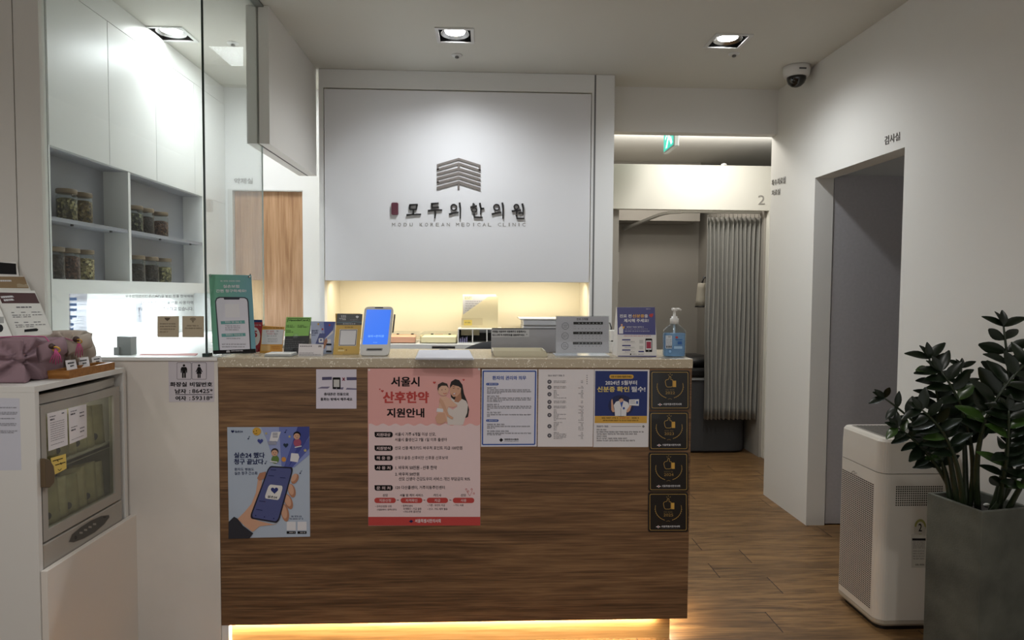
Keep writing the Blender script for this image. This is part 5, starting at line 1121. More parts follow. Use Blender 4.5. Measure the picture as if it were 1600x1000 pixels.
s.poly(rr_pts([(571.5, 548.6), (597.5, 548.4), (598.4, 543.8), (572.6, 544)], 2), mat('slot rim', '#8f9090', .3), 'card_slot', 1); s.poly(rr_pts([(573.3, 547.2), (596.2, 547), (596.8, 545), (574, 545.2)], .9), BLACK, 'card_slot', 2)
s.poly(rr_pts([(585.6, 481.8), (598.6, 481.8), (599, 480), (586, 480)], .6), BLACK, 'camera_bar', 1)
for k, mb in s.parts.items(): mb.build(k, tm)
MB().prism([W(x, y, Y=2.56) for x, y in ((612.5, 520), (614, 520), (617, 492), (615.5, 491))], (0, .02, 0), DARKGREY).build('stylus', tm, recalc=True)
# --- clipboard
cl = empty('clipboard', W(694, 560, Y=2.46), 'clipboard with white sheets lying across the counter edge', 'clipboard')
c0 = [W(x, y, Z=ZK + .0005) for x, y in ((648.5, 562), (741, 562.5), (734, 549), (654, 549))]
c0[0].z = c0[1].z = ZK + .0005
def lift(pts, dz): return [p + Vector((0, 0, dz)) for p in pts]
MB().prism(c0, (0, 0, .003), mat('clipboard board', '#a8aab0', .5)).build('board', cl, recalc=True)
cen = sum((p for p in c0), Vector()) / 4
MB().prism([cen + (p - cen) * .965 + Vector((0, -.004, .003)) for p in c0], (0, 0, .004), mat('clip paper', '#cfd0d8', .65)).build('paper_sheets', cl, recalc=True)
b = MB(); a_ = W(675, 548.5, Y=2.74); e_ = W(711, 548.5, Y=2.74); b.box(a_.x, e_.x, 2.735, 2.752, ZK + .0075, ZK + .017, BLACK).tube([W(686, 547, Y=2.73), W(693, 545.2, Y=2.73), W(701, 547, Y=2.73)], .002, CHROME); b.build('clip', cl)
# --- grey panel with a printed strip
gp = empty('counter_panel', W(822, 556, Y=2.66), 'grey upright panel with a printed strip standing on the counter', 'panel')
pl = [W(x, y, Y=2.665) for x, y in ((767.5, 557), (902, 557), (902, 513.5), (770, 513.5), (767.5, 516))]
for p in pl[:2]: p.z = ZK
MB().prism(pl, (0, .018, 0), mat('grey panel', '#9a9a9e', .45)).build('panel_body', gp, recalc=True, bevel=.001)
MB().prism([W(x, y, Y=2.664) for x, y in ((768, 514.3), (902, 514.3), (902, 513), (769.6, 513))], (0, .02, 0), DARKGREY).build('dark_rim', gp, recalc=True)
s = Sheet([W(x, y, Y=2.6645) for x, y in ((768, 527), (827, 526.5), (827, 515), (768, 515.2))], .0006, mat('strip paper', '#b9b9bb', .6))
s.text('차량을 이용하여 내원해주신 분들께서는', (769.3, 516.4, 822, 519.8), INK, .03); s.text('데스크에 꼭 차량번호를 말씀해주세요', (769.3, 521.8, 819.5, 525), INK, .03); s.line([(822, 523), (823, 521.8), (824, 523)], .5, INK, 'lettering', 3)
s.build('printed_strip', None, None, parent=gp)
# --- cream tray
tp = [(770, 547.5), (858.5, 547.5)]; ya_, yb2 = 2.47, 2.60
l0, l1 = W(773.5, 557.2, Y=ya_), W(855, 557.2, Y=ya_); zt_ = ZK + .024
ct = empty('cream_tray', ((l0.x + l1.x) / 2, 2.53, ZK), 'shallow cream plastic tray in front of the grey panel', 'tray')
CR = mat('cream plastic', '#d3cdb6', .35)
b = MB(); o_ = [(l0.x, ya_), (l1.x, ya_), (l1.x, yb2), (l0.x, yb2)]; e_ = .012
lo = [Vector((x, y, ZK)) for x, y in o_]; hi = [Vector((x + (-e_ if x < .3 else e_), y + (-.006 if y < 2.55 else .006), zt_)) for x, y in o_]
li = [Vector((x + (.004 if x < .3 else -.004), y + (.004 if y < 2.55 else -.004), ZK + .003)) for x, y in o_]; hi2 = [p + Vector((.005 if p.x < .3 else -.005, .005 if p.y < 2.55 else -.005, 0)) for p in hi]
b.add(lo + hi + li + hi2, [(3, 2, 1, 0)] + [(i, (i + 1) % 4, 4 + (i + 1) % 4, 4 + i) for i in range(4)] + [(4 + i, 4 + (i + 1) % 4, 12 + (i + 1) % 4, 12 + i) for i in range(4)] + [(12 + i, 12 + (i + 1) % 4, 8 + (i + 1) % 4, 8 + i) for i in range(4)] + [(8, 9, 10, 11)], CR); b.build('tray_body', ct, recalc=True)
# --- schedule in an acrylic holder
s = stand_sheet([(868.5, 551.5), (951.8, 551.5), (951, 494.5), (868.8, 494.3)], 2.50, .03, mat('schedule paper', '#cdc9d2', .6), .001)
s.text('진료 스케줄', (901, 497, 919, 500.5), GREYT, .02)
for y, n in ((503, 0), (518.3, 1), (534.3, 2)):
    s.rect(896 - n * .4, y, 942 - n * .6, y + 4, INK, 'table_bar', 1)
    for k in range(7): s.rect(904 + k * 5.6, y + 1.4, 905.2 + k * 5.6, y + 2.6, WPR, 'table_bar', 2)
    for r_ in range(2):
        s.greek(896.5, 900.5, y + 6 + r_ * 4, 1.3, LGREY)
        for k in range(7):
            if (k * 3 + n + r_) % 3: s.ell(904 + k * 5.6, y + 6.5 + r_ * 4, .55, .55, INK, 'table_bar', 1, 8)
    cx, cy = 883.3 - n * .4, 509.5 + n * 15.5
    s.ell(cx, cy, 5.5, 5.5, GREYT, 'round_mark', 1); s.ell(cx, cy, 4.9, 4.9, s.m, 'round_mark', 2); s.greek(cx - 3, cx + 3.4, cy - 2, 1.6, GREYT); s.greek(cx - 3, cx + 3.4, cy + .6, 1.6, GREYT)
sc = s.build('schedule_sign', 'white clinic schedule in a clear stand on the counter', 'sign')
b = MB(); b.prism([W(*q, Y=2.497 + d_) for q, d_ in (((867.5, 553), 0), ((953, 553), 0), ((952, 493.3), .03), ((868, 493), .03))], (0, .0, 0) if 0 else (0, -.002, 0), ACRYL); b.build('clear_front', sc, recalc=True)
e0, e1 = W(868, 556, Y=2.49).x, W(953, 556, Y=2.49).x
MB().box(e0, e1, 2.485, 2.60, ZK, ZK + .004, mat('clear base', '#c9ced2', .15)).build('base', sc, bevel=.001)
# --- navy and white box sign
s = stand_sheet([(965.3, 556.5), (1025.5, 557), (1023.3, 480.3), (963.8, 480)], 2.49, 0, mat('box sign white', '#d8d5d2', .5), 0)
fr = [W(965, 556.8, Y=2.49), W(1026, 556.8, Y=2.49), W(1025.5, 523, Y=2.505), W(1022.5, 480, Y=2.535), W(963.5, 480, Y=2.535), W(965.5, 523, Y=2.505)]
lowq = [fr[0], fr[1], fr[2], fr[5]]; upq = [fr[5], fr[2], fr[3], fr[4]]
bs = empty('box_sign', ((fr[0].x + fr[1].x) / 2, 2.53, ZK), 'navy and white wedge-shaped sign between the schedule and the sanitizer', 'sign')
b = MB(); back = [Vector((fr[0].x, 2.60, ZK)), Vector((fr[1].x, 2.60, ZK)), Vector((fr[3].x, 2.545, fr[3].z)), Vector((fr[4].x, 2.545, fr[4].z))]
for p in fr[:2]: p.z = ZK
vs = fr + back; b.add(vs, [(0, 1, 2, 5), (5, 2, 3, 4), (4, 3, 8, 9), (7, 6, 9, 8), (0, 5, 4, 9, 6), (1, 7, 8, 3, 2), (0, 6, 7, 1)], MATS['box sign white']); b.build('box_body', bs, recalc=True)
u = Sheet(upq, 0, None); l_ = Sheet(lowq, 0, None)
NB = mat('deep indigo print', '#2a2a72', .35); T = zz(950, 470, 10.526); YB = mat('amber print', '#d9a53a', .5)
u.poly(T([(160, 555), (785, 560), (770, 106), (148, 106)]), NB, 'navy_panel', 1)
u.text('진료 전', (968.3, 491.3, 986.5, 496.3), WPR, .032); u.text('신분증', (988.2, 491.3, 1006.7, 496.3), YB, .032); u.text('을', (1007.2, 491.3, 1012, 496.3), WPR, .032); u.text('제시해 주세요!', (975, 498.3, 1013.3, 503.6), WPR, .032)
u.poly(T([(670, 235), (700, 215), (745, 210), (740, 250), (715, 275), (690, 262)]), RD, 'picture', 2); u.greek(1009.5, 1016, 482.3, 1.2, WPR); u.greek(977, 1012.5, 513.5, 1.3, LGREY); u.greek(976, 1015, 516.8, 1.3, WPR); u.greek(979, 1006, 510, 2, WPR)
u.poly(T([(180, 540), (178, 450), (205, 420), (240, 420), (250, 460), (248, 540)]), WPR, 'picture', 2); u.ell(*T([(225, 400)])[0], 1.5, 2, SKIN, 'picture', 3); u.poly(T([(240, 425), (275, 420), (260, 460), (238, 460)]), YB, 'picture', 3)
l_.rect(968.5, 523.5, 1021.8, 526.3, WPR, 'white_panel', 1); l_.greek(974.5, 1018, 524.2, 1.5, RD)
for y, w_ in ((530, 13), (539, 13.5), (546, 13)): l_.rect(972, y, 972 + w_, y + 1.9, NB, 'white_panel', 1); l_.greek(976, 992, y + 3.2, 1.2, GREYT); l_.line([(972.5, y + 6), (993.5, y + 6)], .3, LGREY, 'white_panel', 1)
l_.rrect(1008.3, 529, 1019, 550, 1.2, INK, 'phone_picture', 1); l_.rect(1009.2, 532, 1018, 546.5, WPR, 'phone_picture', 2); l_.rect(1010, 534, 1017.2, 544.5, mat('crimson print b', '#9a2340', .5), 'phone_picture', 3); l_.ell(1013.6, 548.3, .6, .6, WPR, 'phone_picture', 2)
for y in (531, 540.5): l_.rect(999, y, 1005, y + 5.6, mat('pale square', '#bdbbb8', .6), 'white_panel', 1)
l_.rrect(997.3, 548.3, 1006.3, 550.4, .9, NB, 'white_panel', 1); l_.ell(985.4, 553.6, 1.2, 1.2, INK, 'logo', 2); l_.greek(988, 995, 552.9, 1.2, GREYT); l_.greek(997, 1006, 552.9, 1.2, GREYT)
l_.poly(T([(163, 915), (795, 920), (795, 905), (163, 903)]), NB, 'white_panel', 2)
for sh in (u, l_):
    for k, mb in sh.parts.items(): mb.build(k, bs)
# --- hand sanitizer
px_, py_ = 1053, 559.3; c_ = W(px_, py_, Z=ZK); c_ = Vector((W(1052.6, 559, Y=2.505).x, 2.505, ZK)); k_ = 2.505 / F
hs = empty('hand_sanitizer', c_, 'clear pump bottle of blue hand sanitizer beside the navy sign on the counter', 'bottle')
PLB = clear('clear bottle plastic', '#eef3f6', 1.3, .05); LIQ = haze('blue liquid', '#a8cbe8', '#b5d8f5', .5)
def oct_(b, rows, m, dsc=.62):
    n = 16; vs = []; fs = []
    for hw, z in rows:
        for k in range(n):
            a_ = 2 * math.pi * k / n; cx = abs(math.cos(a_)) ** .45 * math.copysign(1, math.cos(a_)); sy = abs(math.sin(a_)) ** .45 * math.copysign(1, math.sin(a_))
            vs.append(c_ + Vector((cx * hw, sy * (hw * dsc if hw > .02 else hw), z)))
    for i in range(len(rows) - 1):
        for k in range(n): fs.append((i * n + k, i * n + (k + 1) % n, (i + 1) * n + (k + 1) % n, (i + 1) * n + k))
    fs += [tuple(range(n - 1, -1, -1)), tuple((len(rows) - 1) * n + k for k in range(n))]; b.add(vs, fs, m, True)
hw = 17.2 * k_; b = MB(); oct_(b, [(hw * .93, 0), (hw, .004), (hw * 1.02, .096), (hw * .98, .104), (.017, .126), (.014, .130)], PLB); b.build('bottle_body', hs)
b = MB(); oct_(b, [(hw * .88, .003), (hw * .94, .006), (hw * .96, .091), (hw * .95, .092)], LIQ); b.build('liquid', hs)
MB().lathe([(.0165, .128), (.0165, .150), (.0115, .151), (.0115, .158), (.0055, .159), (.005, .178), (.008, .180), (.008, .186), (0, .187)], c_, WHITE, 20).build('pump_collar', hs)
b = MB(); b.tube([c_ + Vector((.010, 0, .1835)), c_ + Vector((-.006, 0, .185)), c_ + Vector((-.010, 0, .184))], .006, WHITE, 10); b.tube([c_ + Vector((-.008, 0, .184)), c_ + Vector((.018, 0, .186)), c_ + Vector((.026, 0, .181))], .0055, WHITE, 10, .004); b.build('pump_head', hs)
MB().tube([c_ + Vector((0, 0, .128)), c_ + Vector((0, 0, .012))], .004, mat('dip tube', '#c5d5e2', .3), 8).build('dip_tube', hs)
s = Sheet([W(x, y, Y=2.505 - hw * .64) for x, y in ((1038, 556), (1068, 556), (1068, 522), (1038, 522))], 0, None)
s.rect(1040, 524.2, 1050, 544.5, mat('label white', '#c9d0d8', .5), 'label', 1); s.greek(1044, 1049.5, 525.5, 1.6, INK)
for y in (530, 532.5, 535, 537.5): s.greek(1040.8, 1049, y, 1.2, GREYT)
for k in range(4): s.rect(1041 + k * 2.3, 540, 1042.4 + k * 2.3, 543.5, INK, 'label', 2)
s.ell(1046.8, 549, 2.8, 2.8, mat('blue print', '#33689f', .5), 'label', 1); s.ell(1046.8, 549, 2.2, 2.2, mat('label white blue', '#8fb6d9', .5), 'label', 2)
s.ell(1057.5, 527.2, 2.2, 1.7, RD, 'front_print', 1); s.rect(1059, 533.5, 1065.5, 538, mat('deep blue print', '#2b5a9c', .5), 'front_print', 1); s.rect(1055, 530, 1066, 531.5, MATS['blue print'], 'front_print', 1); s.rect(1053, 541, 1066, 545, mat('pale blue print b', '#9fc0dd', .5), 'front_print', 1)
for k, mb in s.parts.items(): mb.build(k, hs)
# --- small white card machine behind the schedule
cm = empty('card_machine', W(960, 555, Y=2.68), 'small white machine half hidden between the schedule and the navy sign', 'device')
m0, m1 = W(953, 555, Y=2.65).x, W(966, 555, Y=2.65).x
MB().box(m0, m1, 2.65, 2.72, ZK, ZK + .045, WHITE).build('base', cm, bevel=.003); MB().box(m0 + .005, m1, 2.66, 2.71, ZK + .045, ZK + .092, WHITE).build('printer', cm, bevel=.003); MB().box(m0 + .006, m1 - .012, 2.6595, 2.661, ZK + .046, ZK + .050, BLACK).build('slot', cm)
MB().tube([W(953.5, 556, Y=2.74), W(953, 530, Y=2.75), W(955, 512, Y=2.75), W(953, 505, Y=2.75), W(948, 504, Y=2.75)], .003, DARKGREY, 8).build('cable', cm)

# ================================================================== BACK DESK THINGS
ZD = 1.03
def tray(xa, xb, pm, label, lab2):
    t = empty('paper_tray', (0, 0, 0), label, 'tray', 'clear trays on the back desk'); a_, e_ = W(xa, 540, Y=3.98).x, W(xb, 540, Y=3.98).x; t.location = ((a_ + e_) / 2, 4.1, ZD)
    b = MB(); b.box(a_, e_, 3.975, 4.24, ZD, ZD + .004, ACRYL).box(a_, a_ + .003, 3.975, 4.24, ZD + .004, ZD + .06, ACRYL).box(e_ - .003, e_, 3.975, 4.24, ZD + .004, ZD + .06, ACRYL).box(a_ + .003, e_ - .003, 4.237, 4.24, ZD + .004, ZD + .06, ACRYL); b.build('tray_body', t)
    for q in (.25, .75): MB().box(a_ + (e_ - a_) * q - .008, a_ + (e_ - a_) * q + .008, 4.20, 4.215, ZD + .0405, ZD + .047, BLACK).build('clip', t)
    tag(MB().box(a_ + .008, e_ - .008, 3.985, 4.22, ZD + .0045, ZD + .04, pm).build('paper_stack', bevel=.001), lab2, 'paper', 'paper stacks on the back desk')
tray(602, 650, mat('salmon paper', '#dba78a', .7), 'clear desk tray of salmon paper beside the blue screen', 'stack of salmon paper in the tray beside the blue screen')
tray(656, 714, mat('cream paper', '#e6dcb4', .7), 'clear desk tray of cream paper behind the clipboard', 'stack of cream paper in the tray behind the clipboard')
og = empty('desk_organizer', W(745, 537, Y=4.05), 'white desk organizer with dark compartments under the magazine file', 'organizer'); og.location.z = ZD
b = MB(); a_ = W(715, 540, Y=3.99).x; e_ = W(784, 540, Y=3.99).x; wd_ = (e_ - a_) / 3
b.box(a_, e_, 4.20, 4.21, ZD, ZD + .092, WHITE).box(a_, e_, 3.99, 4.20, ZD, ZD + .006, WHITE).box(a_, e_, 3.99, 4.20, ZD + .086, ZD + .092, WHITE)
for k in range(4): x = a_ + (e_ - a_ - .006) * k / 3; b.box(x, x + .006, 3.99, 4.20, ZD + .006, ZD + .086, WHITE)
b.build('organizer_body', og)
for k in range(3): MB().box(a_ + .007 + k * wd_, a_ + wd_ - .005 + k * wd_, 4.18, 4.199, ZD + .007, ZD + .085, BLACK).build('dark_liner', og)
for k in range(4): tag(MB().box(a_ + .012 + k * .013, a_ + .020 + k * .013, 4.02, 4.15, ZD + .0065, ZD + .030 + .006 * (k % 2), mat('lilac card', '#9c97c4', .6)).build('index_card'), ('first', 'second', 'third', 'fourth')[k] + ' lilac card from the left in the desk organizer', 'card', 'lilac cards in the organizer')
mf = empty('magazine_file', W(750, 500, Y=4.12), 'cream magazine file with a slanted side standing on the organizer', 'file'); zf = ZD + .0925; mf.location.z = zf
CF = mat('cream card file', '#e2d8b4', .6); q = [W(x, y, Y=4.08) for x, y in ((720.5, 533), (777.5, 533), (778.5, 463.5), (763, 463.5), (723.5, 491.5))]
for p in q[:2]: p.z = zf
MB().prism(q, (0, .004, 0), CF).build('front_side', mf, recalc=True)
q2 = [W(x, y, Y=4.16) for x, y in ((721, 533), (777.5, 533), (776, 462), (723, 462))]
for p in q2[:2]: p.z = zf
MB().prism(q2, (0, .004, 0), CF).build('rear_side', mf, recalc=True)
MB().box(q[1].x - .004, q[1].x, 4.084, 4.16, zf, q[2].z, CF).box(q[0].x, q[1].x - .004, 4.084, 4.16, zf, zf + .004, CF).build('spine', mf)
s = Sheet([W(x, y, Y=4.10) for x, y in ((723.5, 520), (772, 520), (775, 460), (723, 460))], .02, mat('grey paper bundle', '#b9bac0', .65))
s.rect(725, 462, 739, 468.5, mat('pale note', '#ded8bd', .6), layer=1)
for k, w_ in enumerate((28, 24, 20, 14, 10)): s.greek(727, 727 + w_, 470 + k * 3.6, 1.4, GREYT)
for x0, y0 in ((726, 463.5), (726, 466)): s.greek(x0, x0 + 11, y0, 1.4, INK)
tag(s.build('document_bundle', 'grey-white documents standing in the cream magazine file', 'documents'), 'grey-white documents standing in the cream magazine file', 'documents')
s = Sheet([W(x, y, Y=4.079) for x, y in ((720, 531), (778, 531), (778, 494), (720, 494))], 0, None)
s.rect(721, 497, 754, 508, mat('tan label', '#d3c7a2', .6), 'label_tape', 1); s.rect(720.5, 513, 749, 524, MATS['tan label'], 'label_tape', 1); s.parts['label_tape'].build('label_tape', mf)
s = Sheet([W(x, y, Y=4.0782) for x, y in ((724.5, 508.5), (737.5, 508.5), (737.5, 500), (724.5, 500))], .0005, mat('yellow note', '#e0cb6a', .7)); s.greek(726, 736, 503, 2, GREYT)
s.build('sticky_note', 'small yellow note stuck on the cream magazine file', 'note')
s = Sheet([W(x, y, Y=4.3295) for x, y in ((680, 532), (692, 531.8), (692, 522), (680, 522.2))], .0005, mat('pink note', '#dc8d84', .7)); s.greek(682, 690, 524, 1.4, GREYT)
s.build('sticky_note', 'pink sticky note on the lit niche wall', 'note')
pr = empty('printer', W(845, 530, Y=4.1), 'white printer on the back desk behind the grey panel', 'printer'); a_ = W(815, 500, Y=3.98).x; e_ = .60; zt_ = W(840, 497.5, Y=3.98).z
pr.location = ((a_ + e_) / 2, 4.12, ZD); PG = mat('printer grey', '#b0b1b4', .45)
MB().box(a_ + .01, e_, 3.99, 4.27, ZD, zt_ - .045, PG).build('body', pr, bevel=.006); MB().box(a_ + .012, e_, 3.985, 4.27, zt_ - .044, zt_ - .010, PG).build('scanner', pr, bevel=.004); MB().box(a_ - .012, e_, 3.982, 4.27, zt_ - .009, zt_, WHITE).build('lid', pr, bevel=.003); MB().box(a_ + .05, e_ - .05, 3.988, 3.991, ZD + .04, ZD + .07, DARKGREY).build('paper_slot', pr)
# staff chair behind the counter
ch = empty('office_chair', (.06, 3.22, 0), 'black office chair whose backrest shows behind the clipboard', 'chair')
BF = mat('black mesh fabric', '#1c1c1e', .7)
b = MB(); N = 12; vs = []; fs = []
for j in range(9):
    for i in range(N + 1):
        u_, v_ = i / N * 2 - 1, j / 8; hw_ = .23 * (1 - .12 * v_); z_ = .60 + .485 * v_ - .06 * (u_ * u_) * v_
        vs.append((.06 + u_ * hw_, 3.40 - .05 * (1 - u_ * u_) * 0 + .05 * u_ * u_ * -1 + .06 * v_, z_))
n_ = len(vs); vs += [(x, y + .035, z) for x, y, z in vs]
for j in range(8):
    for i in range(N): a0 = j * (N + 1) + i; fs += [(a0, a0 + 1, a0 + N + 2, a0 + N + 1), (n_ + a0, n_ + a0 + N + 1, n_ + a0 + N + 2, n_ + a0 + 1)]
for i in range(N): fs += [(i, n_ + i, n_ + i + 1, i + 1), (8 * (N + 1) + i, 8 * (N + 1) + i + 1, n_ + 8 * (N + 1) + i + 1, n_ + 8 * (N + 1) + i)]
for j in range(8): a0 = j * (N + 1); fs += [(a0, a0 + N + 1, n_ + a0 + N + 1, n_ + a0), (a0 + N, n_ + a0 + N, n_ + a0 + 2 * N + 1, a0 + 2 * N + 1)]
b.add(vs, fs, BF, True); b.build('backrest', ch)
MB().box(-.17, .29, 3.0, 3.42, .44, .50, BF).build('seat', ch, bevel=.02)
b = MB(); b.lathe([(.028, .10), (.028, .44), (0, .44)], (.06, 3.21, 0), DARKGREY, 16); b.build('column', ch)
MB().tube([(.06, 3.40, .46), (.06, 3.46, .55), (.06, 3.44, .72)], .018, DARKGREY).build('back_arm', ch)
for k in range(5):
    a_ = math.radians(72 * k); e_ = Vector((.06 + .27 * math.cos(a_), 3.21 + .27 * math.sin(a_), .06)); MB().tube([(.06, 3.21, .10), e_], .018, DARKGREY).build('leg', ch)
    MB().lathe([(.0, -.012), (.028, -.012), (.028, .012), (0, .012)], e_ - Vector((0, 0, .032)), BLACK, 14, axis=(-math.sin(a_), math.cos(a_), 0)).build('caster', ch)

# ================================================================== TREATMENT ROOM
CU = mat('grey linen', '#9b9a95', .85, vary=.12, vscale=220, bump=.3, bscale=700)
ck = empty('curtain', (2.06, 5.26, .31), 'grey pleated curtain drawn aside at treatment room 2', 'curtain')
xa, xb = W(1101, 500, Y=5.26).x, 2.262; b = MB(); nx, nz = 150, 18; vs = []; fs = []; rnd = random.Random(3); ph = [rnd.uniform(-.5, .5) for _ in range(40)]
for j in range(nz + 1):
    v_ = j / nz; z = .307 + (1.975 - .307) * v_
    for i in range(nx + 1):
        u_ = i / nx; c1 = u_ * 12; amp = .032 * (1 - .25 * v_); k = int(c1); f = c1 - k; w_ = .12 * math.sin(v_ * 4 + ph[k % 40] * 6) * (1 - v_)
        y = 5.262 + amp * math.sin(2 * math.pi * (c1 + w_ + .15 * ph[k % 40])) + (.0 if u_ > .08 else -.02 * (1 - u_ / .08))
        vs.append((xa + (xb - xa) * u_ + .004 * math.sin(v_ * 9 + c1), y, z + (.004 * math.sin(c1 * 6.28) if j == 0 else 0)))
n_ = len(vs); vs += [(x, y + .004, z) for x, y, z in vs]
for j in range(nz):
    for i in range(nx): a0 = j * (nx + 1) + i; fs += [(a0, a0 + 1, a0 + nx + 2, a0 + nx + 1), (n_ + a0, n_ + a0 + nx + 1, n_ + a0 + nx + 2, n_ + a0 + 1)]
for i in range(nx): fs += [(i, n_ + i, n_ + i + 1, i + 1), (nz * (nx + 1) + i, nz * (nx + 1) + i + 1, n_ + nz * (nx + 1) + i + 1, n_ + nz * (nx + 1) + i)]
for j in range(nz): a0 = j * (nx + 1); fs += [(a0, a0 + nx + 1, n_ + a0 + nx + 1, n_ + a0), (a0 + nx, n_ + a0 + nx, n_ + a0 + 2 * nx + 1, a0 + 2 * nx + 1)]
b.add(vs, fs, CU, True); b.build('fabric', ck)
for k in range(13): MB().tube([(xa + .01 + (xb - xa - .02) * k / 12, 5.262, 1.972), (xa + .01 + (xb - xa - .02) * k / 12, 5.262, 1.998)], .003, CHROME, 6).build('hook', ck)
rl = [(2.27, 5.262, 2.008), (1.75, 5.262, 2.008), (1.62, 5.28, 2.008), (1.53, 5.36, 2.008), (1.49, 5.5, 2.008), (1.475, 6.0, 2.008), (1.462, 6.80, 2.008)]
b = MB()
for p, q in zip(rl, rl[1:]):
    p, q = Vector(p), Vector(q); d = (q - p).normalized(); w_ = Vector((-d.y, d.x, 0)) * .014; e2 = d * .004
    b.prism([p - w_ - e2, q - w_ + e2, q + w_ + e2, p + w_ - e2], (0, 0, .022), mat('rail white', '#bab9b4', .4))
tag(b.build('curtain_rail', recalc=True), 'pale curved curtain rail bending back into the treatment room', 'rail')
bd = empty('treatment_bed', (1.75, 5.95, 0), 'treatment bed under a dark grey skirt behind the curtain', 'bed')
SK = mat('charcoal cloth', '#3c3d3f', .8, bump=.2, bscale=600); VY = mat('black vinyl', '#121214', .35)
def rbox(b, xa, xb, ya, yb, za, zb, r, m, n=8, fl=0):
    pts = []
    for cx, cy, a0 in ((xb - r, yb - .02, 0), (xa + r, yb - .02, 90), (xa + r, ya + r, 180), (xb - r, ya + r, 270)):
        rr = r if cy < (ya + yb) / 2 else .02; cx = cx if cy < (ya + yb) / 2 else (xb - .02 if cx > (xa + xb) / 2 else xa + .02)
        for k in range(n + 1): a_ = math.radians(a0 + 90 * k / n); pts.append((cx + rr * math.cos(a_), cy + rr * math.sin(a_)))
    L_ = len(pts); vs = [(x, y, za) for x, y in pts] + [(x, y, zb) for x, y in pts]
    b.add(vs, [tuple(range(L_ - 1, -1, -1)), tuple(range(L_, 2 * L_))] + [(k, (k + 1) % L_, L_ + (k + 1) % L_, L_ + k) for k in range(L_)], m); return b
bx1 = 2.235
rbox(MB(), 1.50, bx1, 5.34, 6.70, .012, .615, .12, SK).build('skirt', bd, bevel=.01)
rbox(MB(), 1.50, bx1, 5.33, 6.71, .62, .64, .12, mat('grey piping', '#8d8f90', .5)).build('piping', bd)
rbox(MB(), 1.49, bx1 + .01, 5.32, 6.72, .645, .72, .12, VY).build('mattress', bd, bevel=.02)
MB().sphere((1.80, 5.52, .765), 1, VY, 20, 12, (.24, .15, .06)).build('face_pillow', bd)
b = MB(); p = W(1094, 478, Y=5.75)
lp = empty('heat_lamp', (p.x, 5.75, 0), 'heat lamp with a white shade peeking out beside the curtain', 'lamp')
MB().lathe([(.055, 0), (.05, .05), (.04, .16), (.036, .20), (.03, .205)], p + Vector((.012, 0, 0)), mat('lamp shade', '#b5b0a3', .5), 24).build('shade', lp)
MB().lathe([(.058, -.012), (.058, 0), (.05, .002)], p + Vector((.012, 0, 0)), BLACK, 24).build('shade_rim', lp)
MB().tube([p + Vector((.012, 0, .2)), p + Vector((.03, 0, .26)), p + Vector((.07, .05, .25)), p + Vector((.10, .10, .0)), (p.x + .10, 5.85, .80)], .010, DARKGREY).build('arm', lp)
MB().tube([(p.x + .10, 5.85, .74), (p.x + .10, 5.85, .80)], .02, CHROME).build('clamp', lp)
xs0, xs1 = 1.081, W(967.5, 400, Y=5.7).x; z0_, z1_ = W(960, 440, Y=5.7).z, W(960, 394, Y=5.7).z
sh = empty('wall_shelf_box', (xs1 - .05, 5.85, z0_), 'white open box shelf on the treatment room wall', 'shelf')
b = MB(); b.box(xs0, xs1, 5.70, 6.0, z0_, z0_ + .014, CBW).box(xs0, xs1, 5.70, 6.0, z1_ - .014, z1_, CBW).box(xs1 - .012, xs1, 5.70, 6.0, z0_ + .014, z1_ - .014, CBW).box(xs0, xs0 + .006, 5.706, 6.0, z0_ + .014, z1_ - .014, DARKGREY); b.build('box', sh)
tag(MB().box(xs0 + .02, xs1 - .004, 5.72, 5.95, z1_, z1_ + .06, BLACK).build('black_box', bevel=.012), 'lower black bundle on the box shelf of the treatment room', 'bundle')
tag(MB().box(xs0 + .02, xs1 - .008, 5.72, 5.95, z1_ + .0602, z1_ + .13, BLACK).build('black_box', bevel=.016), 'upper black bundle on the box shelf of the treatment room', 'bundle')
tag(MB().lathe([(.0, 0), (.03, 0), (.03, .06), (.012, .08), (.012, .10), (0, .10)], (xs1 - .06, 5.78, z0_ + .014), BLACK, 16).build('bottle'), 'small dark bottle inside the box shelf', 'bottle')

# ================================================================== AIR PURIFIER
AX0, AX1, AY0, AY1, AZ = 1.572, 1.876, 2.465, 2.772, .778
ap = empty('air_purifier', ((AX0 + AX1) / 2, (AY0 + AY1) / 2, 0), 'tall white air purifier standing behind the concrete planter', 'air purifier')
APW = mat('purifier white', '#cbc5bb', .4); APD = mat('purifier hole', '#3a3630', .7); APB = mat('purifier base', '#a59c8d', .45)
def rsq(xa, xb, ya, yb, r, n=7):
    pts = []
    for cx, cy, a0 in ((xb - r, yb - r, 0), (xa + r, yb - r, 90), (xa + r, ya + r, 180), (xb - r, ya + r, 270)):
        for k in range(n + 1): a_ = math.radians(a0 + 90 * k / n); pts.append((cx + r * math.cos(a_), cy + r * math.sin(a_)))
    return pts
def loft(b, rows, m, cap0=True, cap1=True):
    n = len(rows[0][0]); vs = [(x, y, z) for pts, z in rows for x, y in pts]; fs = []
    for i in range(len(rows) - 1):
        for k in range(n): fs.append((i * n + k, i * n + (k + 1) % n, (i + 1) * n + (k + 1) % n, (i + 1) * n + k))
    if cap0: fs.append(tuple(range(n - 1, -1, -1)))
    if cap1: fs.append(tuple((len(rows) - 1) * n + k for k in range(n)))
    b.add(vs, fs, m, False); return b
RA = .04; S = lambda d, r=RA: rsq(AX0 + d, AX1 - d, AY0 + d, AY1 - d, r)
loft(MB(), [(S(.02), .0), (S(.02), .022)], BLACK).build('foot', ap)
loft(MB(), [(S(.006), .022), (S(.0), .032), (S(.0), .046)], APB).build('base_ring', ap)
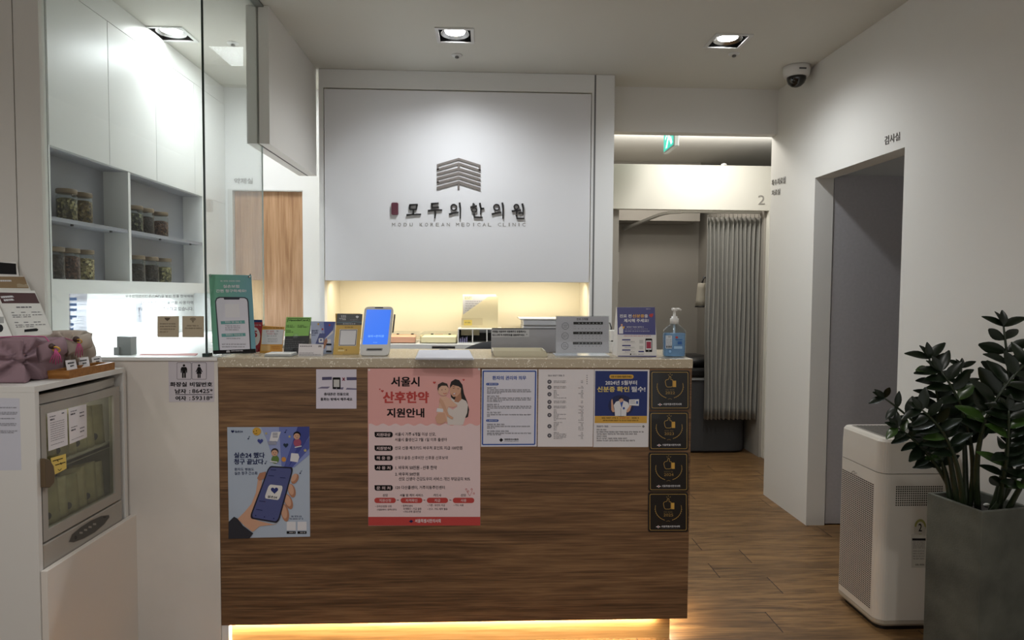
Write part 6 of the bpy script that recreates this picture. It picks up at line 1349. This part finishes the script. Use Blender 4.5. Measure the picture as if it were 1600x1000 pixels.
loft(MB(), [(S(.0), .047), (S(.0), .638)], APW).build('body', ap)
loft(MB(), [(S(.0), .641), (S(.0), .70), (S(.002), .765), (S(.008), .776), (S(.03, .02), .778)], APW).build('head', ap)
loft(MB(), [(S(.03, .02), .7785), (S(.04, .02), .7795)], mat('vent grey', '#77726a', .6)).build('top_vent', ap)
b = MB()
for k in range(14): x = AX0 + .05 + k * (AX1 - AX0 - .1) / 13; b.box(x - .003, x + .003, AY0 + .05, AY1 - .05, .7796, .7806, BLACK)
b.build('vent_grille', ap)
b = MB()   # the room-side face carries rows of slots, the side a field of round holes
for r_ in range(62):
    for c2 in range(16):
        y = AY0 + .044 + c2 * .0145; z = .075 + r_ * .0083
        b.add([(AX0 - .0006, y, z), (AX0 - .0006, y + .0128, z), (AX0 - .0006, y + .0128, z + .0044), (AX0 - .0006, y, z + .0042)], [(0, 3, 2, 1)], APD)
o = b.build('slot_grille', ap)
b = MB()
for r_ in range(9):
    for c2 in range(22):
        x = AX0 + .065 + c2 * .0088; z = .515 + r_ * .0092
        b.add([(x + .0034 * math.cos(k * math.pi / 4), AY0 - .0006, z + .0034 * math.sin(k * math.pi / 4)) for k in range(8)], [tuple(range(8))], APD)
b.build('hole_grille', ap)
s = Sheet([(AX0 - .0008, AY1 - .05, .60), (AX0 - .0008, AY1 - .16, .60), (AX0 - .0008, AY1 - .16, .63), (AX0 - .0008, AY1 - .05, .63)], 0, None)
s.line([(1331, 741), (1331, 738), (1333, 736), (1336, 737)], .8, mat('dark logo', '#3a3733', .5), 'logo', 1); s.greek(1334, 1340, 738.5, 2.2, MATS['dark logo'], 'logo'); s.parts['logo'].build('logo', ap)
s = Sheet([(AX0 + .1, AY0 - .0008, .3), (AX1, AY0 - .0008, .3), (AX1, AY0 - .0008, .6), (AX0 + .1, AY0 - .0008, .6)], 0, None)
s.rect(1424, 835, 1446, 887, mat('energy label', '#b7b2a6', .6), 'energy_label', 1); s.ell(1438, 823, 9, 12, mat('label olive', '#8d8a4a', .6), 'energy_label', 1); s.ell(1438, 824, 6.5, 9, MATS['energy label'], 'energy_label', 2); s.rect(1428, 823, 1446, 834, MATS['energy label'], 'energy_label', 3); s.rect(1425, 841, 1446, 844.5, INK, 'energy_label', 4)
for y in (846, 849, 852, 855, 860, 864, 868, 872): s.greek(1426, 1445, y, 1.6, GREYT, 'energy_label', 4)
s.text('2', (1435, 818, 1440, 830), INK, .02, 'energy_label', 5); s.greek(1430, 1445, 881, 2.2, INK, 'energy_label', 4); s.parts['energy_label'].build('energy_label', ap)

# ================================================================== PLANT IN THE CONCRETE PLANTER
N_ = Vector((W(1535, 800, Y=2.0).x, 2.0, 0)); ZP = W(1535, 800, Y=2.0).z; L_ = W(1449, 769.5, Z=ZP); d1 = Vector((L_.x - N_.x, L_.y - N_.y, 0)); SZ = d1.length; d1.normalize(); d2 = Vector((d1.y, -d1.x, 0))
pt = empty('potted_plant', N_ + (d1 + d2) * SZ / 2, 'dark glossy-leaved plant in a tall square concrete planter beside the air purifier', 'plant')
CON = mat('grey concrete', '#4b4c44', .85, vary=.45, vscale=6, bump=.4, bscale=160)
cc = N_ + (d1 + d2) * SZ / 2
def sq(r_, z): return [cc + d1 * a_ * r_ + d2 * e_ * r_ + Vector((0, 0, z)) for a_, e_ in ((-1, -1), (1, -1), (1, 1), (-1, 1))]
h_ = SZ / 2; b = MB(); rows = [sq(h_ * .985, 0), sq(h_, ZP), sq(h_ - .014, ZP), sq(h_ - .016, ZP - .06)]; vs = [p for r_ in rows for p in r_]
fs = [(3, 2, 1, 0)] + [(i * 4 + k, i * 4 + (k + 1) % 4, (i + 1) * 4 + (k + 1) % 4, (i + 1) * 4 + k) for i in range(3) for k in range(4)] + [(12, 13, 14, 15)]
b.add(vs, fs, CON); b.build('planter', pt, recalc=True, bevel=.003)
MB().prism(sq(h_ - .017, ZP - .05), (0, 0, .015), mat('dark soil', '#1d1813', .95, bump=.6, bscale=120)).build('soil', pt)
for k in range(7):
    a_ = k * 2.3; MB().sphere(cc + d1 * .06 * math.cos(a_) + d2 * .065 * math.sin(a_) + Vector((0, 0, ZP - .03)), .012 + .003 * (k % 3), mat('pale pebble', '#b8b6ae', .7), 10, 8, (1, .8, .6)).build('pebble', pt)
STEM = mat('dark stem', '#1f2a17', .4); LEAFM = mat('glossy leaf', '#0d190a', .3, vary=.35, vscale=12, spec=.35); LEAFB = mat('fresh leaf', '#2c4417', .25, vary=.2, vscale=12, spec=.6)
def leafmesh(b, p, d, up, L_, w_, m):
    d = d.normalized(); sd = d.cross(up).normalized(); nn = sd.cross(d).normalized(); vs = []; fs = []; n = 6
    for i in range(n + 1):
        t = i / n; ww = w_ * (math.sin(math.pi * (t * .93 + .035)) ** .8) * (1 - .25 * t); bend = -.18 * L_ * t * t
        c2 = p + d * L_ * t + nn * bend
        vs += [c2 - sd * ww + nn * ww * .35, c2, c2 + sd * ww + nn * ww * .35]
    for i in range(n): a0 = 3 * i; fs += [(a0, a0 + 1, a0 + 4, a0 + 3), (a0 + 1, a0 + 2, a0 + 5, a0 + 4)]
    b.add(vs, fs, m, True)
def bez(p, n=14):
    p = [Vector(q) for q in p]; out = []
    for i in range(n + 1):
        t = i / n; q = p[:]
        while len(q) > 1: q = [a_ * (1 - t) + e_ * t for a_, e_ in zip(q, q[1:])]
        out.append(q[0])
    return out
rl_ = random.Random(11)
def stem(base, pxs, ys, nl, l0, l1, start=.35, r0=.0105, face=None):
    """one shoot: root point on the soil, then photo pixels at given depths; leaf pairs stand along it"""
    pts = bez([base] + [W(x, y, Y=yy) for (x, y), yy in zip(pxs, ys)], 18)
    o = MB().tube(pts, r0, STEM, 8, .003).build('stem', pt)
    b = MB(); n = len(pts) - 1
    for k in range(nl):
        t = start + (1 - start) * k / (nl - 1); f = t * n; i = min(int(f), n - 1); p = pts[i].lerp(pts[i + 1], f - i); tan = (pts[i + 1] - pts[i]).normalized()
        view = Vector((-.35, -1, .25)) + Vector((rl_.uniform(-.5, .5), 0, rl_.uniform(-.4, .4))); sd = tan.cross(view).normalized()
        L_ = l0 + (l1 - l0) * math.sin(math.pi * min(1, .25 + .7 * (k / nl))); L_ *= rl_.uniform(1.0, 1.3)
        for sg in (-1, 1):
            dd = sd * sg + tan * rl_.uniform(.35, .75) + Vector((0, rl_.uniform(-.35, .2), rl_.uniform(-.12, .22)))
            q = Vector((p.x, p.y, p.z)); tip = q + dd.normalized() * L_
            if tip.x > 1.87: dd.x = min(dd.x, (1.865 - q.x) / L_ * 1.2)
            leafmesh(b, q, dd, -view if rl_.random() < .2 else Vector((-.3, -.6, .7)), L_, L_ * rl_.uniform(.22, .30), LEAFB if rl_.random() < .1 else LEAFM)
    leafmesh(b, pts[-1], (pts[-1] - pts[-2]) + Vector((.004, 0, .004)), Vector((-.3, -.8, .3)), l0, l0 * .26, LEAFM); leafmesh(b, pts[-1], (pts[-1] - pts[-2]) + Vector((-.012, 0, .004)), Vector((.3, -.8, .3)), l0, l0 * .28, LEAFM)
    b.build('leaves', o)
def bs_(a_, e_): return cc + d1 * a_ + d2 * e_ + Vector((0, 0, ZP - .04))
stem(bs_(-.02, .03), [(1588, 700), (1582, 620), (1568, 510)], [2.05, 2.06, 2.08], 9, .055, .075, .5)
stem(bs_(.05, -.06), [(1480, 740), (1478, 690), (1382, 622)], [2.16, 2.18, 2.15], 9, .045, .062, .42)
stem(bs_(.03, -.05), [(1488, 730), (1470, 640), (1452, 560)], [2.13, 2.15, 2.12], 7, .055, .075, .5)
stem(bs_(.02, -.02), [(1530, 745), (1520, 640), (1470, 580)], [2.10, 2.05, 2.08], 8, .055, .075, .5)
stem(bs_(.0, .0), [(1520, 700), (1530, 640), (1600, 570)], [2.04, 1.98, 1.98], 8, .055, .08, .5)
stem(bs_(.02, -.03), [(1510, 690), (1502, 640), (1502, 575)], [2.14, 2.16, 2.16], 9, .035, .05, .45)
stem(bs_(-.03, .05), [(1570, 740), (1578, 690), (1576, 640)], [2.0, 1.96, 1.96], 9, .05, .07, .25)
stem(bs_(-.03, .02), [(1600, 740), (1625, 660), (1600, 600)], [2.02, 2.02, 2.04], 10, .055, .075, .3)
stem(bs_(.06, -.04), [(1495, 760), (1440, 690), (1402, 668)], [2.18, 2.16, 2.15], 7, .045, .06, .5)
stem(bs_(.0, -.06), [(1500, 730), (1490, 680), (1440, 640)], [2.06, 2.04, 2.04], 7, .05, .065, .5)
stem(bs_(-.05, .06), [(1590, 760), (1640, 700), (1640, 640)], [1.98, 1.96, 1.98], 9, .055, .075, .3)
